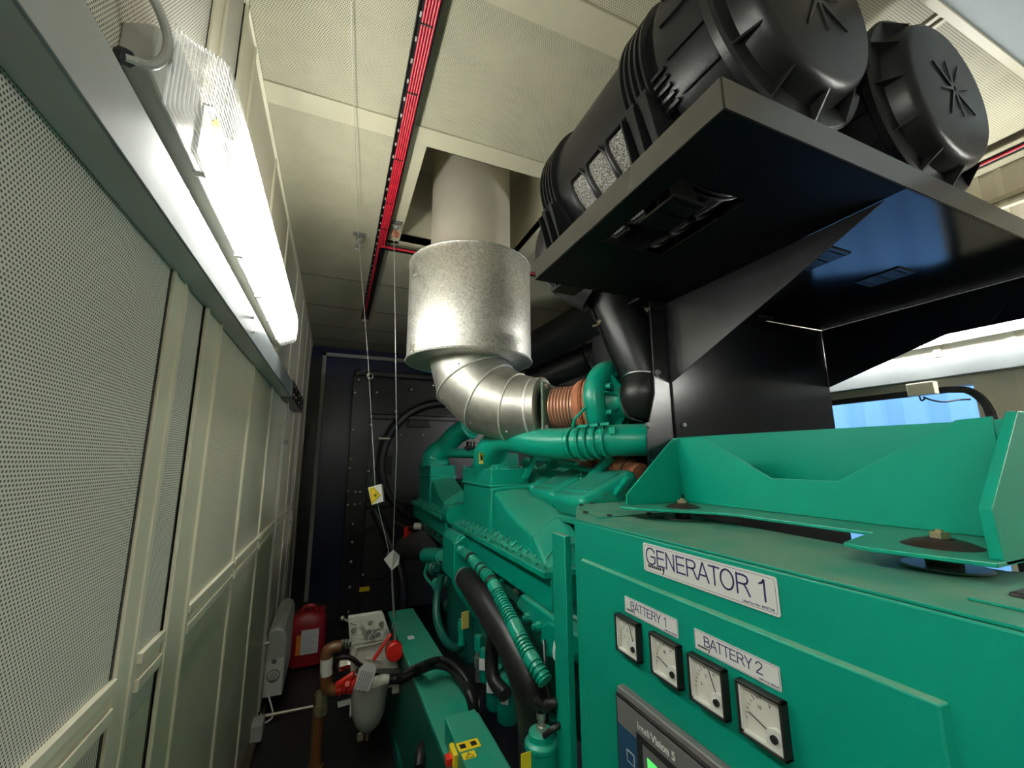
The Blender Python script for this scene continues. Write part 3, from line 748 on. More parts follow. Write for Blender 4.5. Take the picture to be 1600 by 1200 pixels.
# lettering plates
def plate(y0, y1, z0, z1, x, r, nm):
    b = MB(); P = []
    for cy, cz, a0 in ((y0-r, z1-r, 90), (y1+r, z1-r, 0), (y1+r, z0+r, -90), (y0-r, z0+r, -180)):
        for k in range(5):
            a = math.radians(a0 - 0 + (-1)*k*22.5 + 0)
            P.append((x, cy - 0 + (-1)*math.cos(math.radians(180-a0+k*22.5))*0, cz)) if False else P.append((x, cy - math.cos(math.radians(a0+90-k*22.5))*r*-1*-1, cz + math.sin(math.radians(a0+90-k*22.5))*r))
    return b.prism(P, (-.0014, 0, 0)).build(nm, 'label', t, smooth=0)
def rrect(y0, y1, z0, z1, r):      # y0 > y1 : left and right seen from the aisle
    P = []
    for cy, cz, a0 in ((y0-r, z1-r, 180), (y1+r, z1-r, 90), (y1+r, z0+r, 0), (y0-r, z0+r, -90)):
        for k in range(5):
            a = math.radians(a0-k*22.5); P.append((cy-math.cos(a)*r, cz+math.sin(a)*r))
    return P
GL = {'1': (.55, [[(.12, .78), (.24, .84), (.34, 1)], [(.34, 1), (.34, 0)]]), '2': (.56, [[(.03, .73), (.06, .88), (.16, .98), (.28, 1), (.40, .97), (.50, .87), (.50, .72), (.43, .58), (.25, .36), (.08, .17), (.03, 0)], [(.03, .04), (.52, .04)]]),
  'G': (.78, [[(.66, .76), (.60, .90), (.48, .98), (.36, 1), (.20, .96), (.08, .82), (.03, .62), (.03, .40), (.08, .18), (.20, .04), (.36, 0), (.52, .03), (.68, .16)], [(.68, .14), (.68, .48)], [(.70, .48), (.38, .48)]]),
  'E': (.67, [[(.08, 0), (.08, 1)], [(.08, .96), (.60, .96)], [(.08, .52), (.56, .52)], [(.08, .04), (.62, .04)]]), 'N': (.72, [[(.08, 0), (.08, 1)], [(.08, .97), (.60, .03)], [(.60, 0), (.60, 1)]]),
  'R': (.72, [[(.08, 0), (.08, 1)], [(.08, .96), (.42, .96), (.55, .91), (.60, .80), (.60, .70), (.54, .58), (.42, .52), (.08, .52)], [(.40, .52), (.50, .38), (.66, 0)]]),
  'A': (.67, [[(.02, 0), (.32, 1)], [(.34, 1), (.64, 0)], [(.12, .32), (.54, .32)]]), 'T': (.61, [[(.30, 0), (.30, 1)], [(.01, .96), (.59, .96)]]),
  'O': (.78, [[(.36+.33*math.sin(2*PI*k/24), .5+.5*math.cos(2*PI*k/24)) for k in range(25)]]), 'B': (.67, [[(.08, 0), (.08, 1)], [(.08, .96), (.38, .96), (.52, .90), (.56, .76), (.50, .60), (.36, .54), (.08, .54)], [(.36, .54), (.54, .47), (.61, .30), (.55, .12), (.40, .04), (.08, .04)]]),
  'Y': (.67, [[(.02, 1), (.32, .44)], [(.62, 1), (.32, .44)], [(.32, .46), (.32, 0)]]), ' ': (.28, [])}
def letters(txt, h, x, yl, yr, zb, parent):
    W_ = sum(GL[c][0] for c in txt); k_ = (yl-yr)/W_; u = 0; th = h*.095
    b = MB()
    for c in txt:
        for st in GL[c][1]:
            for (a0, a1), (c0, c1) in zip(st[:-1], st[1:]):
                p = Vector((x, yl-(u+a0)*k_, zb+a1*h)); q = Vector((x, yl-(u+c0)*k_, zb+c1*h)); e = (q-p).normalized()*th*.25
                b.bar(p-e, q+e, .0004, th, up=(0, (q-p).z, -(q-p).y))
        u += GL[c][0]
    b.build('lettering', 'ink', parent, smooth=0)
def sign(y0, y1, z0, z1, x, txt, size, sx, tiny, r=.004):
    P = rrect(y0, y1, z0, z1, r)
    s = MB().prism([(x, y, z) for y, z in P], (-.0014, 0, 0)).build('sign_plate', 'label', t, smooth=0, label='white plate reading '+txt)
    m_ = .0035 if y0-y1 > .2 else .0015
    Q = rrect(y0-m_, y1+m_, z0+m_, z1-m_, r*.8)
    MB().tube([(x-.0015, y, z) for y, z in Q]+[(x-.0015, *Q[0])], .0003, 4).build('border_line', 'ink', s)
    w = y0-y1; h = z1-z0
    if w > .2: letters(txt, h*.56, x-.0016, y0-w*.03, y1+w*.045, z0+h*.29, s)
    else: letters(txt, h*.50, x-.0016, y0-w*.13, y1+w*.17, z0+h*.32, s)
    text('small_print', 'Label Part No. 30707100', tiny, (x-.0016, y1+m_*2.2, z0+h*.13), FACEX, 'ink', s, 'RIGHT')
    # little makers mark: a dark smudge of letters with a comma shaped swoosh
    lo = MB(); yy = y0-w*.045; zz = z0+h*.17
    for k in range(7): lo.box(x-.0018, x-.0014, yy-w*.019*k-w*.014, yy-w*.019*k, zz, zz+h*.09)
    lo.sphere((x-.0016, yy-w*.15, zz+h*.06), h*.055, 8, (.1, 1, 1)).prism([(x-.0018, yy-w*.158, zz+h*.05), (x-.0018, yy-w*.152, zz-h*.08), (x-.0018, yy-w*.140, zz-h*.13), (x-.0018, yy-w*.146, zz+h*.02)], (.0004, 0, 0))
    lo.build('makers_mark', 'black', s, smooth=0)
sign(.730, .443, 1.2455, 1.2995, .5995, 'GENERATOR 1', .046, .985, .0052)
sign(.790, .639, 1.150, 1.1815, .5915, 'BATTERY 1', .0225, .98, .003, .002)
sign(.600, .448, 1.150, 1.1815, .5915, 'BATTERY 2', .0225, .98, .003, .002)
def gauge(y0, needle, lab):
    z0, z1 = 1.070, 1.142; y1 = y0-.072; x0 = .5915; xf = .577
    g = MB()
    g.box(xf, x0, y1, y0, z0, z0+.004).box(xf, x0, y1, y0, z1-.004, z1).box(xf, x0, y0-.004, y0, z0, z1).box(xf, x0, y1, y1+.004, z0, z1)
    g = g.build('gauge', 'black', t, bevel=.0008, label=lab)
    MB().box(x0-.006, x0-.004, y1+.004, y0-.004, z0+.004, z1-.004).build('dial', 'dial', g)
    MB().box(xf+.002, x0-.004, y1+.004, y0-.004, z0+.004, z0+.0075).box(xf+.002, x0-.004, y0-.0075, y0-.004, z0+.004, z1-.004).build('inner_rim', 'white', g)
    MB().prism([(x0-.0062, y1+.004, z0+.0075), (x0-.0062, y1+.004, z0+.032), (x0-.0062, y1+.016, z0+.034), (x0-.0062, y1+.027, z0+.029), (x0-.0062, y1+.031, z0+.018), (x0-.0062, y1+.031, z0+.0075)], (-.0055, 0, 0)).build('movement_cover', 'white', g, bevel=.001)
    pv = Vector((x0-.010, y1+.016, z0+.020))
    MB().cyl(pv-X*.0005, pv-X*.005, .0052, n=20).build('zero_screw', 'black', g)
    a = math.radians(needle); tip = pv+Vector((.002, math.cos(a)*.043, math.sin(a)*.043)); st = pv+Vector((.002, math.cos(a)*.012, math.sin(a)*.012))
    MB().bar(st, tip, .0007, .0012, up=X).build('needle', 'black', g)
    b = MB()
    for k in range(11):
        a = math.radians(92+k*8.6-92+4); c = pv+Vector((.0035, math.cos(a)*.045, math.sin(a)*.045)); e = Vector((0, math.cos(a), math.sin(a)))
        b.bar(c, c+e*(.004 if k % 5 else .007), .0004, .0007, up=X)
    b.build('scale_marks', 'black', g)
    for k, s_ in enumerate(('A', '5', '3') if needle > 40 else ('V', '10')):
        a = math.radians(78-k*30); text('numeral', s_, .007, (x0-.0064, pv.y+math.cos(a)*.036, pv.z+math.sin(a)*.036), FACEX, 'greydk', g, 'CENTER')
gauge(.812, 70, 'leftmost gauge, needle pointing up')
gauge(.704, 18, 'second gauge, needle lying flat')
gauge(.609, 68, 'third gauge, needle pointing up')
gauge(.514, 18, 'rightmost gauge, needle lying flat')
# display unit
dp = MB().box(.575, .5925, .46, .812, .78, 1.003).build('display_unit', 'panelgrey', t, bevel=.003)
MB().box(.570, .575, .462, .810, .782, .992).build('front_frame', 'black', dp, bevel=.001)
MB().box(.5688, .5702, .468, .804, .79, .986).build('fascia', 'panelgrey', dp, smooth=0)
MB().box(.5683, .5690, .745, .803, .79, .940).build('keypad', 'panelblue', dp, smooth=0)
MB().box(.5680, .5684, .755, .778, .885, .906).build('key', 'grey', dp); MB().box(.5678, .5682, .757, .776, .887, .904).build('key_face', 'panelblue', dp)
MB().box(.5680, .5692, .500, .745, .79, .952).build('screen_surround', 'black', dp, smooth=0)
MB().box(.5676, .5681, .52, .728, .79, .940).build('screen_glass', 'greydk', dp, smooth=0)
MB().box(.5672, .5677, .690, .716, .85, .925).build('lit_icon', 'screen', dp, smooth=0)
text('lettering', 'Inteli', .0180, (.5684, .742, .965), FACEX, 'white', dp, 'LEFT')
text('lettering', 'Vision 5', .0185, (.5684, .703, .965), FACEX, 'white', dp, 'LEFT', bold=.0004)
# side post beside the cabinet
MB().box(.592, .613, 1.046, 1.118, .30, 1.262).build('side_post', 'greencab', t, bevel=.003)

# ------------------------------------------------------------------ engine
ENG = thing('diesel_engine', 'long green diesel engine block with intake housings, hoses and bolted flanges', 'engine', (1.17, 2.3, .5))
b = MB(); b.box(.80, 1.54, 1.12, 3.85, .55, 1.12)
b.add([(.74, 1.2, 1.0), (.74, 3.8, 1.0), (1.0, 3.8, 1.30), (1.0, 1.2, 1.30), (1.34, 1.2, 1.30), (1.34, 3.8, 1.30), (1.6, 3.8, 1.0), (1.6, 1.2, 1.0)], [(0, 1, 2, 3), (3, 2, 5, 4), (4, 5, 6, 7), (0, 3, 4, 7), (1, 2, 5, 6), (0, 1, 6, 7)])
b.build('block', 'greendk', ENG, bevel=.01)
def housing():
    """cover on the outside of the bank; returns its mesh object (built at the near position)"""
    b = MB(); b.box(.700, .905, 1.94, 2.43, 1.345, 1.425)
    b.box(.694, .912, 1.932, 2.438, 1.335, 1.350)
    h = b.build('intake_housing', 'green', ENG, bevel=.006)
    def ring(y, x0, x1, zl0, zr0, zl1, zr1): return [(x0, y, zl0), (x0-.004, y, (zl0+zl1)/2), (x0, y, zl1), ((x0+x1)/2, y, (zl1+zr1)/2+.004), (x1, y, zr1), (x1, y, zr0)]
    b = MB()      # plenum under the slab, then a horn that dips towards the cabinet
    b.loft([ring(2.42, .705, .90, 1.10, 1.10, 1.338, 1.338), ring(1.95, .705, .90, 1.10, 1.10, 1.338, 1.338)])
    b.loft([ring(1.95, .715, .885, 1.12, 1.14, 1.325, 1.330), ring(1.80, .712, .875, 1.12, 1.14, 1.262, 1.312), ring(1.64, .706, .860, 1.11, 1.13, 1.215, 1.283), ring(1.484, .700, .842, 1.11, 1.13, 1.188, 1.262)])
    b.loft([ring(1.484, .700, .842, 1.11, 1.13, 1.188, 1.262), ring(1.39, .690, .84, 1.10, 1.11, 1.145, 1.20), ring(1.33, .682, .84, 1.10, 1.10, 1.116, 1.118)])
    b.build('plenum', 'green', h, bevel=.010, smooth=40, seg=3)
    b = MB()      # raised rib around the horn root
    b.loft([ring(1.962, .697, .912, 1.10, 1.10, 1.345, 1.350), ring(1.925, .700, .902, 1.10, 1.10, 1.330, 1.338)])
    b.build('rib', 'green', h, bevel=.006)
    sec = [(.645, 1.085), (.645, 1.112), (.675, 1.114), (.700, 1.125), (.76, 1.185), (.95, 1.20), (.95, 1.085)]
    MB().loft([[(x, y, z) for x, z in sec] for y in (1.30, 2.47)]).build('manifold', 'green', h, bevel=.004)
    for k in range(0, 16):
        MB().bar((.684, 1.36+k*.07, 1.122), (.75, 1.36+k*.07, 1.182), .006, .006).build('fin', 'green', h, bevel=.002)
    MB().box(.638, .70, 1.265, 2.33, 1.094, 1.114).box(.70, .96, 1.265, 1.335, 1.094, 1.114).build('bolt_flange', 'green', h, bevel=.002)
    MB().box(.668, .96, 1.275, 2.45, .985, 1.094).build('lower_flange', 'green', h, bevel=.006)
    for k in range(16):
        MB().lathe((.656, 1.30+k*.066, 1.114), Z, [(0, .009), (.003, .009), (.003, .006), (.011, .006)], 6).build('flange_bolt', 'green', h)
    for k in range(6):
        MB().lathe((.706, 1.955+k*.09, 1.425), Z, [(0, .007), (.009, .006)], 6).build('cover_bolt', 'green', h)
    for k in range(3):
        MB().lathe((.73+k*.07, 1.95, 1.425), Z, [(0, .007), (.009, .006)], 6).build('cover_bolt', 'green', h)
    return h
H1 = housing()
def dupp(o, off, parent):          # copy a part with its sub-parts, shifted
    c = o.copy(); COL.objects.link(c); c.parent = parent; c.matrix_parent_inverse = o.matrix_parent_inverse.copy()
    c.location = Vector(o.location)+Vector(off)
    for ch in list(o.children):
        d = ch.copy(); COL.objects.link(d); d.parent = c; d.matrix_parent_inverse = ch.matrix_parent_inverse.copy()
    return c
H2 = dupp(H1, (0, 1.41, 0), ENG)
MB().lathe((.665, 2.44, 1.15), Y, [(0, .055), (.14, .055), (.14, .045), (.20, .045)], 24).build('connector', 'green', ENG)

# crossover riser of the near housing
p0 = Vector((.79, 2.16, 1.425)); P = [p0, at(768, 708, y=2.06), at(781, 690, y=1.94), at(806, 685, y=1.80), at(840, 691, y=1.66), at(875, 693, y=1.54), at(900, 692, y=1.46)]
P = spline(P, 7); R = []
for i in range(len(P)): R.append(.108-.044*min(1, i/15))
cr = MB().tube(P, R, 36).build('crossover_pipe', 'green', ENG, smooth=60)
MB().prism([(.715, 1.975, 1.425), (.885, 1.975, 1.425), (.885, 2.36, 1.425), (.715, 2.36, 1.425)], (0, 0, .008)).loft([[(.725, 1.99, 1.43), (.875, 1.99, 1.43), (.875, 2.34, 1.43), (.725, 2.34, 1.43)], [(.735, 2.01, 1.50), (.875, 2.01, 1.50), (.875, 2.27, 1.50), (.735, 2.27, 1.50)]]).build('riser_foot', 'green', cr, bevel=.012, seg=3)
Q = [P[-1], at(925, 690, y=1.40), at(960, 688, y=1.33), at(1000, 687, y=1.27), at(1040, 685, y=1.23)]
Q = spline(Q, 6)
MB().tube(Q, .060, 32).build('crossover_extension', 'green', ENG, smooth=60)
d_ = (Q[-1]-Q[0]).normalized()
for k, (o_, r) in enumerate(((-.03, .072), (-.015, .072), (.03, .078), (.065, .079), (.10, .078), (.135, .076))):
    MB().torus(Q[0]+(Q[6]-Q[0]).normalized()*o_, Q[6]-Q[0], r-.0145, .005 if k < 2 else .008, 32, 8).build('hose_ring', 'green', cr)
for k in (.04, .085, .13):
    c = Q[0]+(Q[6]-Q[0]).normalized()*k; MB().obox(c+Vector((-.02, -.066, .035)), ((Q[6]-Q[0]), Z, Y), (.008, .014, .008)).obox(c+Vector((-.04, -.05, .058)), ((Q[6]-Q[0]), Z, Y), (.006, .006, .02)).build('clamp_bolt', 'green', cr, bevel=.002)
c = at(977, 687, y=1.30)+Vector((0, 0, 0)); MB().obox(c, ((Q[-1]-Q[6]), Z, Vector((-.7, -.7, 0))), (.026, .008, .003)).build('rating_plate', 'flange', cr)
# warning sticker on the riser
c = at(752, 716, y=1.95); MB().obox(c, (Vector((.85, .5, 0)), Vector((-.5, .85, 0)), Z), (.015, .001, .026)).build('warning_sticker', 'yellow', cr, label='yellow warning sticker')
MB().obox(c+Vector((.001, -.0015, .002)), (Vector((.85, .5, 0)), Vector((-.5, .85, 0)), Z), (.006, .0006, .012)).build('sticker_print', 'black', cr)
# riser of the far housing
P = spline([(.79, 3.57, 1.42), (.79, 3.57, 1.50), at(697, 697, y=3.50), at(712, 680, y=3.40), at(733, 668, y=3.28)], 7)
c2 = MB().tube(P, [.125-.04*min(1, i/14) for i in range(len(P))], 28).build('far_riser', 'green', ENG, smooth=60)
MB().torus(P[-1], P[-1]-P[-3], .085, .016, 28, 8).build('pipe_collar', 'green', c2)
MB().cyl(at(704, 708, y=3.1), at(752, 708, y=2.8), .035).build('link_pipe', 'green', ENG)
MB().cyl(at(735, 690, y=2.9), at(735, 712, y=2.9), .03).torus(at(735, 700, y=2.88), Z, .035, .012).build('coupling', 'blkmid', ENG)
# rocker covers stepping up the near bank
for k, (q, y) in enumerate((((930, 770), 1.40), ((884, 762), 1.70), ((852, 752), 2.0), ((838, 742), 2.3))):
    c = at(*q, y=y); ax = Vector((.86, 0, .36)).normalized(); up = Y.cross(ax)*-1
    if up.z < 0: up = -up
    rc = MB().obox(c, (ax, Y, up), (.135, .115, .045)).build('rocker_cover', 'green', ENG, bevel=.028, seg=4)
    MB().obox(c-up*.045, (ax, Y, up), (.15, .128, .008)).build('gasket_flange', 'green', rc, bevel=.003)
    for s in (-.1, 0, .1):
        MB().lathe(c-up*.037+ax*s-Y*.121, up, [(0, .009), (.012, .009)], 6).build('bolt', 'green', rc)
    MB().obox(c+up*.046, (ax, Y, up), (.085, .08, .004)).build('top_pad', 'green', rc, bevel=.006)
# pipework between the covers and the turbocharger
for i, (a, c_, r) in enumerate((((905, 768, 1.55), (955, 712, 1.40), .020), ((822, 722, 2.2), (850, 760, 1.9), .03), ((845, 712, 1.8), (900, 725, 1.5), .008), ((870, 725, 1.9), (925, 735, 1.5), .012), ((960, 775, 1.3), (985, 742, 1.2), .014), ((815, 735, 2.2), (900, 745, 1.7), .02))):
    MB().cyl(at(a[0], a[1], y=a[2]), at(c_[0], c_[1], y=c_[2]), r).build('fuel_rail_pipe', 'green', ENG)
for q, y, s in (((825, 740), 2.1, .03), ((835, 770), 1.95, .035), ((908, 745), 1.6, .022), ((942, 738), 1.5, .02), ((870, 720), 1.9, .03), ((975, 760), 1.3, .016), ((962, 745), 1.35, .014)):
    c = at(*q, y=y); MB().lathe(c-Z*s, Z, [(0, s*.9), (s, s*.9), (s, s*.6), (s*1.7, s*.6), (s*1.7, s*.35), (s*2.2, s*.35)], 8).build('injector_fitting', 'green', ENG, bevel=.002)
MB().prism([at(818, 748, y=1.9), at(835, 712, y=1.9), at(862, 712, y=1.9), at(872, 745, y=1.9), at(862, 745, y=1.9), at(856, 720, y=1.9), at(838, 720, y=1.9), at(826, 748, y=1.9)], (0, .03, 0)).build('bracket_arm', 'green', ENG)
P = spline([at(918, 742, y=1.72), at(945, 718, y=1.62), at(975, 715, y=1.52), at(1000, 728, y=1.42), at(1012, 745, y=1.38)], 6)
w1 = MB().tube(P, [.055+.007*math.sin(i*1.9) for i in range(len(P))], 20).build('lagged_exhaust_branch', 'wrap', ENG, smooth=60)
P = spline([at(945, 742, y=1.5), at(970, 728, y=1.42), at(1000, 742, y=1.32)], 6)
MB().tube(P, [.042+.006*math.sin(i*2.3) for i in range(len(P))], 18).build('lagged_exhaust_branch', 'wrap', ENG, smooth=60)
for i in (4, 9): MB().torus(P[i], P[i+1]-P[i-1], .047, .003, 20, 6).build('tie', 'black', w1)
# lower left side of the engine : crankcase bolts, thermostat block, cooler
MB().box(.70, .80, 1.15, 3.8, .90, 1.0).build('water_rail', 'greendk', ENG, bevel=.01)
for k in range(16):
    MB().lathe((.692, 1.3+k*.15, .965), -X, [(0, .013), (.004, .013), (.004, .009), (.016, .009)], 6).build('case_bolt', 'green' if k % 2 else 'zinc', ENG)
for k in range(12):
    MB().lathe((.80, 1.3+k*.19, .85), -X, [(0, .02), (.02, .02), (.02, .012), (.04, .012)], 8).build('case_bolt', 'greendk', ENG)
th = MB().box(.60, .72, 2.2, 2.47, .85, 1.05).add([(.60, 2.2, 1.05), (.60, 2.47, 1.05), (.72, 2.47, 1.05), (.72, 2.2, 1.05), (.625, 2.22, 1.085), (.625, 2.45, 1.085), (.70, 2.45, 1.085), (.70, 2.22, 1.085)], [(0, 1, 5, 4), (1, 2, 6, 5), (2, 3, 7, 6), (3, 0, 4, 7), (4, 5, 6, 7)]).build('thermostat_housing', 'green', ENG, bevel=.008)
P = [at(*q, y=2.195) for q in ((710, 850), (727, 838), (742, 862), (758, 930), (757, 982), (748, 978), (716, 930), (708, 911))]
MB().prism(P, (0, .05, 0)).build('side_plate', 'green', th, bevel=.005)
ck = MB().loft([[(.655, y, z) for y, z in ((.95, .985), (1.49, .985), (1.53, .95), (1.53, .925), (.95, .90))], [(.76, y, z) for y, z in ((.95, .985), (1.49, .985), (1.53, .95), (1.53, .925), (.95, .90))]]).build('oil_cooler', 'green', ENG, bevel=.008)
P = [at(*q, x=.648) for q in ((855, 972), (884, 985), (884, 1035), (854, 1028), (843, 1000), (846, 978))]
MB().prism(P, (.12, 0, 0)).build('cooler_block', 'green', ENG, bevel=.006)
for q in ((828, 965), (845, 978)):
    MB().lathe(at(*q, x=.66), -X, [(0, .016), (.02, .016), (.02, .01), (.03, .01)], 8).build('cooler_plug', 'green', ck)
# black coolant hose
P = spline([at(727, 903, x=.585), at(738, 912, x=.555), at(757, 935, x=.55), at(782, 972, x=.56), at(806, 1010, x=.57), at(826, 1060, x=.58), at(838, 1120, x=.60), at(842, 1200, x=.60)], 8)
ho = MB().tube(P, [.046+.012*min(1, i/14) for i in range(len(P))], 28).build('coolant_hose', 'rubber', ENG, smooth=60)
MB().torus(P[1], P[2]-P[0], .046, .004, 28, 6).build('hose_clamp', 'zinc', ho)
P = spline([at(772, 985, x=.60), at(768, 1020, x=.60), at(771, 1060, x=.60), at(790, 1085, x=.62)], 6)
MB().tube(P, .026, 18).build('branch_hose', 'rubber', ho)
# corrugated wiring conduit with grey tape
base = spline([at(720, 860, x=.575), at(735, 871, x=.555), at(752, 890, x=.55), at(768, 908, x=.55), at(787, 945, x=.55), at(805, 980, x=.55), at(822, 1015, x=.555), at(838, 1042, x=.56), at(852, 1065, x=.57)], 64)
R = []
Lc = 0
for i, p in enumerate(base):
    if i: Lc += (base[i]-base[i-1]).length
    R.append(.0205+.0026*math.copysign(1, math.sin(Lc/.0065*PI)))
cn = MB().tube(base, R, 16).build('corrugated_conduit', 'green', ENG, smooth=0)
for a, c_ in ((24, 64), (128, 143), (207, 226), (315, 350), (408, 438)):
    MB().tube(base[a:c_], .0235, 16).build('conduit_sleeve', 'green', cn)
for i in (69, 123, 148, 192): MB().tube(base[i:i+8], .0245, 16).build('tie', 'black', cn)
# green cans, drain hose, fittings
for q0, q1, y, r in (((770, 1048), (773, 1108), 1.78, .036), ((793, 1060), (794, 1128), 1.62, .042), ((757, 1020), (759, 1065), 1.9, .028)):
    a = at(*q0, y=y); c = at(*q1, y=y)
    f_ = MB().lathe(c, Z, [(0, r*.75), (.01, r), ((a.z-c.z), r), (a.z-c.z+.015, r*.85)], 24).build('oil_filter', 'green', ENG, smooth=50)
    MB().obox(Vector((a.x-r*.62, a.y-r*.82, (a.z*.7+c.z*.3))), (Vector((.62, .82, 0)), Vector((.82, -.62, 0)), Z), (.002, .014, .022)).build('filter_label', 'label', f_)
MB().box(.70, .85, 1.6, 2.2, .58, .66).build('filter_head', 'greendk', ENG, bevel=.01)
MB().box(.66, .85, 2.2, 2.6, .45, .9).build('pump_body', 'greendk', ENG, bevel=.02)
P = spline([at(690, 898, y=2.5), at(684, 925, y=2.5), at(682, 960, y=2.45), at(690, 990, y=2.35), at(702, 1008, y=2.25), at(716, 1013, y=2.15), at(724, 1005, y=2.1)], 6)
MB().tube(P, .022, 14).build('drain_hose', 'greendk', ENG)
for i, q in enumerate(((690, 880), (684, 912), (700, 908), (712, 925), (700, 945), (690, 870), (676, 888))):
    c = at(*q, y=2.65); MB().lathe(c, Vector((.2*(-1)**i, -1, .2)), [(0, .04), (.03, .04), (.03, .028), (.06, .028)], 8).build('water_pump_fitting', 'green' if i % 2 else 'greendk', ENG, bevel=.004)
P = spline([at(665, 868, y=3.0), at(680, 868, y=2.9), at(700, 872, y=2.75)], 5); MB().tube(P, .05, 18).build('water_pipe', 'green', ENG)
P = spline([at(668, 880, y=2.9), at(664, 898, y=2.9), at(676, 915, y=2.8)], 5); MB().tube(P, .01, 8).build('vent_pipe', 'green', ENG)
a = at(722, 968, y=2.08); MB().cyl(a+Z*.0, a-Z*.11, .016).lathe(a-Z*.03, Z, [(-.02, .022), (.02, .022)], 6).build('fuel_fitting', 'green', ENG)
tg = MB().obox(at(727, 969, y=2.05), (Vector((1, .2, 0)), Y, Z), (.020, .002, .038)).build('yellow_tag', 'yellowp', ENG, bevel=.006, label='pale yellow paper tag')
a = at(748, 1012, y=1.95); b_ = at(748, 1064, y=1.95)
MB().lathe(b_, a-b_, [(0, .016), (.06, .016), (.06, .02), (.10, .02), (.10, .016), ((a-b_).length, .016)], 12).build('steel_hose_end', 'zinc', ENG)
MB().lathe(a, Z, [(-.01, .02), (.05, .02)], 6).build('hose_nut', 'green', ENG)
MB().tube(spline([b_, at(749, 1090, y=1.95), at(750, 1120, y=1.9)], 4), .016, 12).build('steel_hose_tail', 'rubber', ENG)
P = spline([at(850, 1000, x=.64), at(852, 1040, x=.62), at(855, 1075, x=.60), at(862, 1100, x=.60)], 5); MB().tube(P, .005, 8).build('harness', 'cable', ENG)
# filler pump at the lower right
a = at(846, 1158, y=1.15)
pu = MB().lathe(a-Z*.10, Z, [(0, .042), (.085, .042), (.09, .046), (.10, .046), (.108, .036), (.125, .034)], 28).build('priming_pump', 'green', ENG, bevel=.002)
MB().lathe(a+Z*.025, Z, [(0, .014), (.012, .014), (.012, .010), (.03, .010), (.03, .013), (.045, .013)], 8).build('steel_hose_end', 'zinc', pu)
P = spline([a+Z*.065, a+Z*.10+X*-.012, at(850, 1104, y=1.14), at(866, 1098, y=1.12), at(890, 1101, y=1.12)], 7); MB().tube(P, [.010]*8+[.014]*(len(P)-8), 12).build('pump_hose', 'rubber', pu)
P = spline([at(850, 1150, y=1.12), at(866, 1138, y=1.1), at(890, 1125, y=1.1)], 6); MB().tube(P, .008, 10).build('pump_hose', 'rubber', pu)
MB().box(.49, .58, 1.10, 1.20, .40, .612).build('pump_bracket', 'green', ENG, bevel=.004)
MB().obox(at(822, 1190, y=1.099), (X, Y, Z), (.014, .001, .020)).build('warning_sticker', 'yellow', ENG, label='small yellow warning sticker')
MB().lathe(at(873, 1030, y=1.13), Vector((0, -.3, .9)), [(0, .016), (.02, .02), (.05, .02)], 20).build('sensor_cap', 'white', ENG, bevel=.004)
MB().obox(at(876, 1115, y=1.12), (X, Y, Z), (.005, .005, .04)).build('harness_label', 'label', ENG)
for i in range(9):
    q = (858+6*(i % 4), 1120+22*(i//3)); c = at(*q, y=1.22); MB().lathe(c, Vector((.3*(i % 3-1), -.5, 1)), [(0, .016), (.02, .016), (.02, .011), (.05, .011)], 8).build('pump_fitting', 'greendk', ENG)

# ------------------------------------------------------------------ skid
t = thing('skid_frame', 'green steel skid beam with raised box and yellow warning stickers beside the engine', 'frame', (.46, 2.0, 0))
MB().prism([(.36, 2.86, .55), (.512, 2.86, .55), (.548, 1.68, .55), (.56, .3, .55), (.395, .3, .55), (.375, 1.6, .55)], (0, 0, -.02)).build('top_flange', 'green', t, bevel=.002, smooth=0)
MB().prism([(.372, 2.85, .53), (.385, 2.85, .53), (.41, .3, .53), (.395, .3, .53)], (0, 0, -.45)).build('side_web', 'greendk', t, smooth=0)  # darker green than the top flange stands in for shade on this side
MB().prism([(.36, 2.86, .06), (.53, 2.86, .06), (.56, .3, .06), (.395, .3, .06)], (0, 0, -.06)).build('bottom_flange', 'greendk', t, smooth=0)
p = [at(695, 1122, z=.62), at(742, 1107, z=.62), at(812, 1226, z=.62), at(745, 1240, z=.62)]
bx = MB().prism(p, (0, 0, -.075)).build('raised_box', 'green', t, bevel=.003, smooth=0)
d_ = (p[2]-p[1]).normalized(); n_ = Z.cross(d_).normalized()
c = at(732, 1164, z=.6212); st = MB().obox(c, (d_, n_, Z), (.020, .034, .0007)).build('warning_sticker', 'yellow', bx, label='yellow warning sticker with two symbols')
for s in (-.018, .016): MB().obox(c+n_*s+Z*.0008, (d_, n_, Z), (.010, .009, .0003)).build('sticker_print', 'black', bx)
c = at(733, 1180, z=.6212); MB().obox(c, (d_, n_, Z), (.014, .020, .0009)).build('warning_sticker', 'yellow', bx, label='yellow sticker with a black lightning triangle')
v = [c+Z*.0013+d_*x_+n_*y_ for x_, y_ in ((.011, -.012), (.011, .012), (-.009, 0))]
b = MB()
for i in range(3): b.bar(v[i], v[(i+1) % 3], .0018, .0004)
b.bar(c+Z*.0013+d_*.006, c+Z*.0013-d_*.003, .002, .0004); b.build('sticker_print', 'black', bx)
c = at(716, 1180, z=.585); sw = MB().obox(c-n_*0+Vector((-.01, 0, 0)), (d_, n_, Z), (.03, .012, .022)).build('isolator_switch', 'yellow', t, bevel=.004, label='yellow and red isolator switch')
MB().obox(c+Vector((-.03, 0, -.006)), (d_, n_, Z), (.014, .010, .012)).build('switch_handle', 'redp', sw, bevel=.003)
c = at(642, 996, z=.551); MB().obox(c, (X, Y, Z), (.016, .022, .0008)).build('small_sticker', 'label', t)

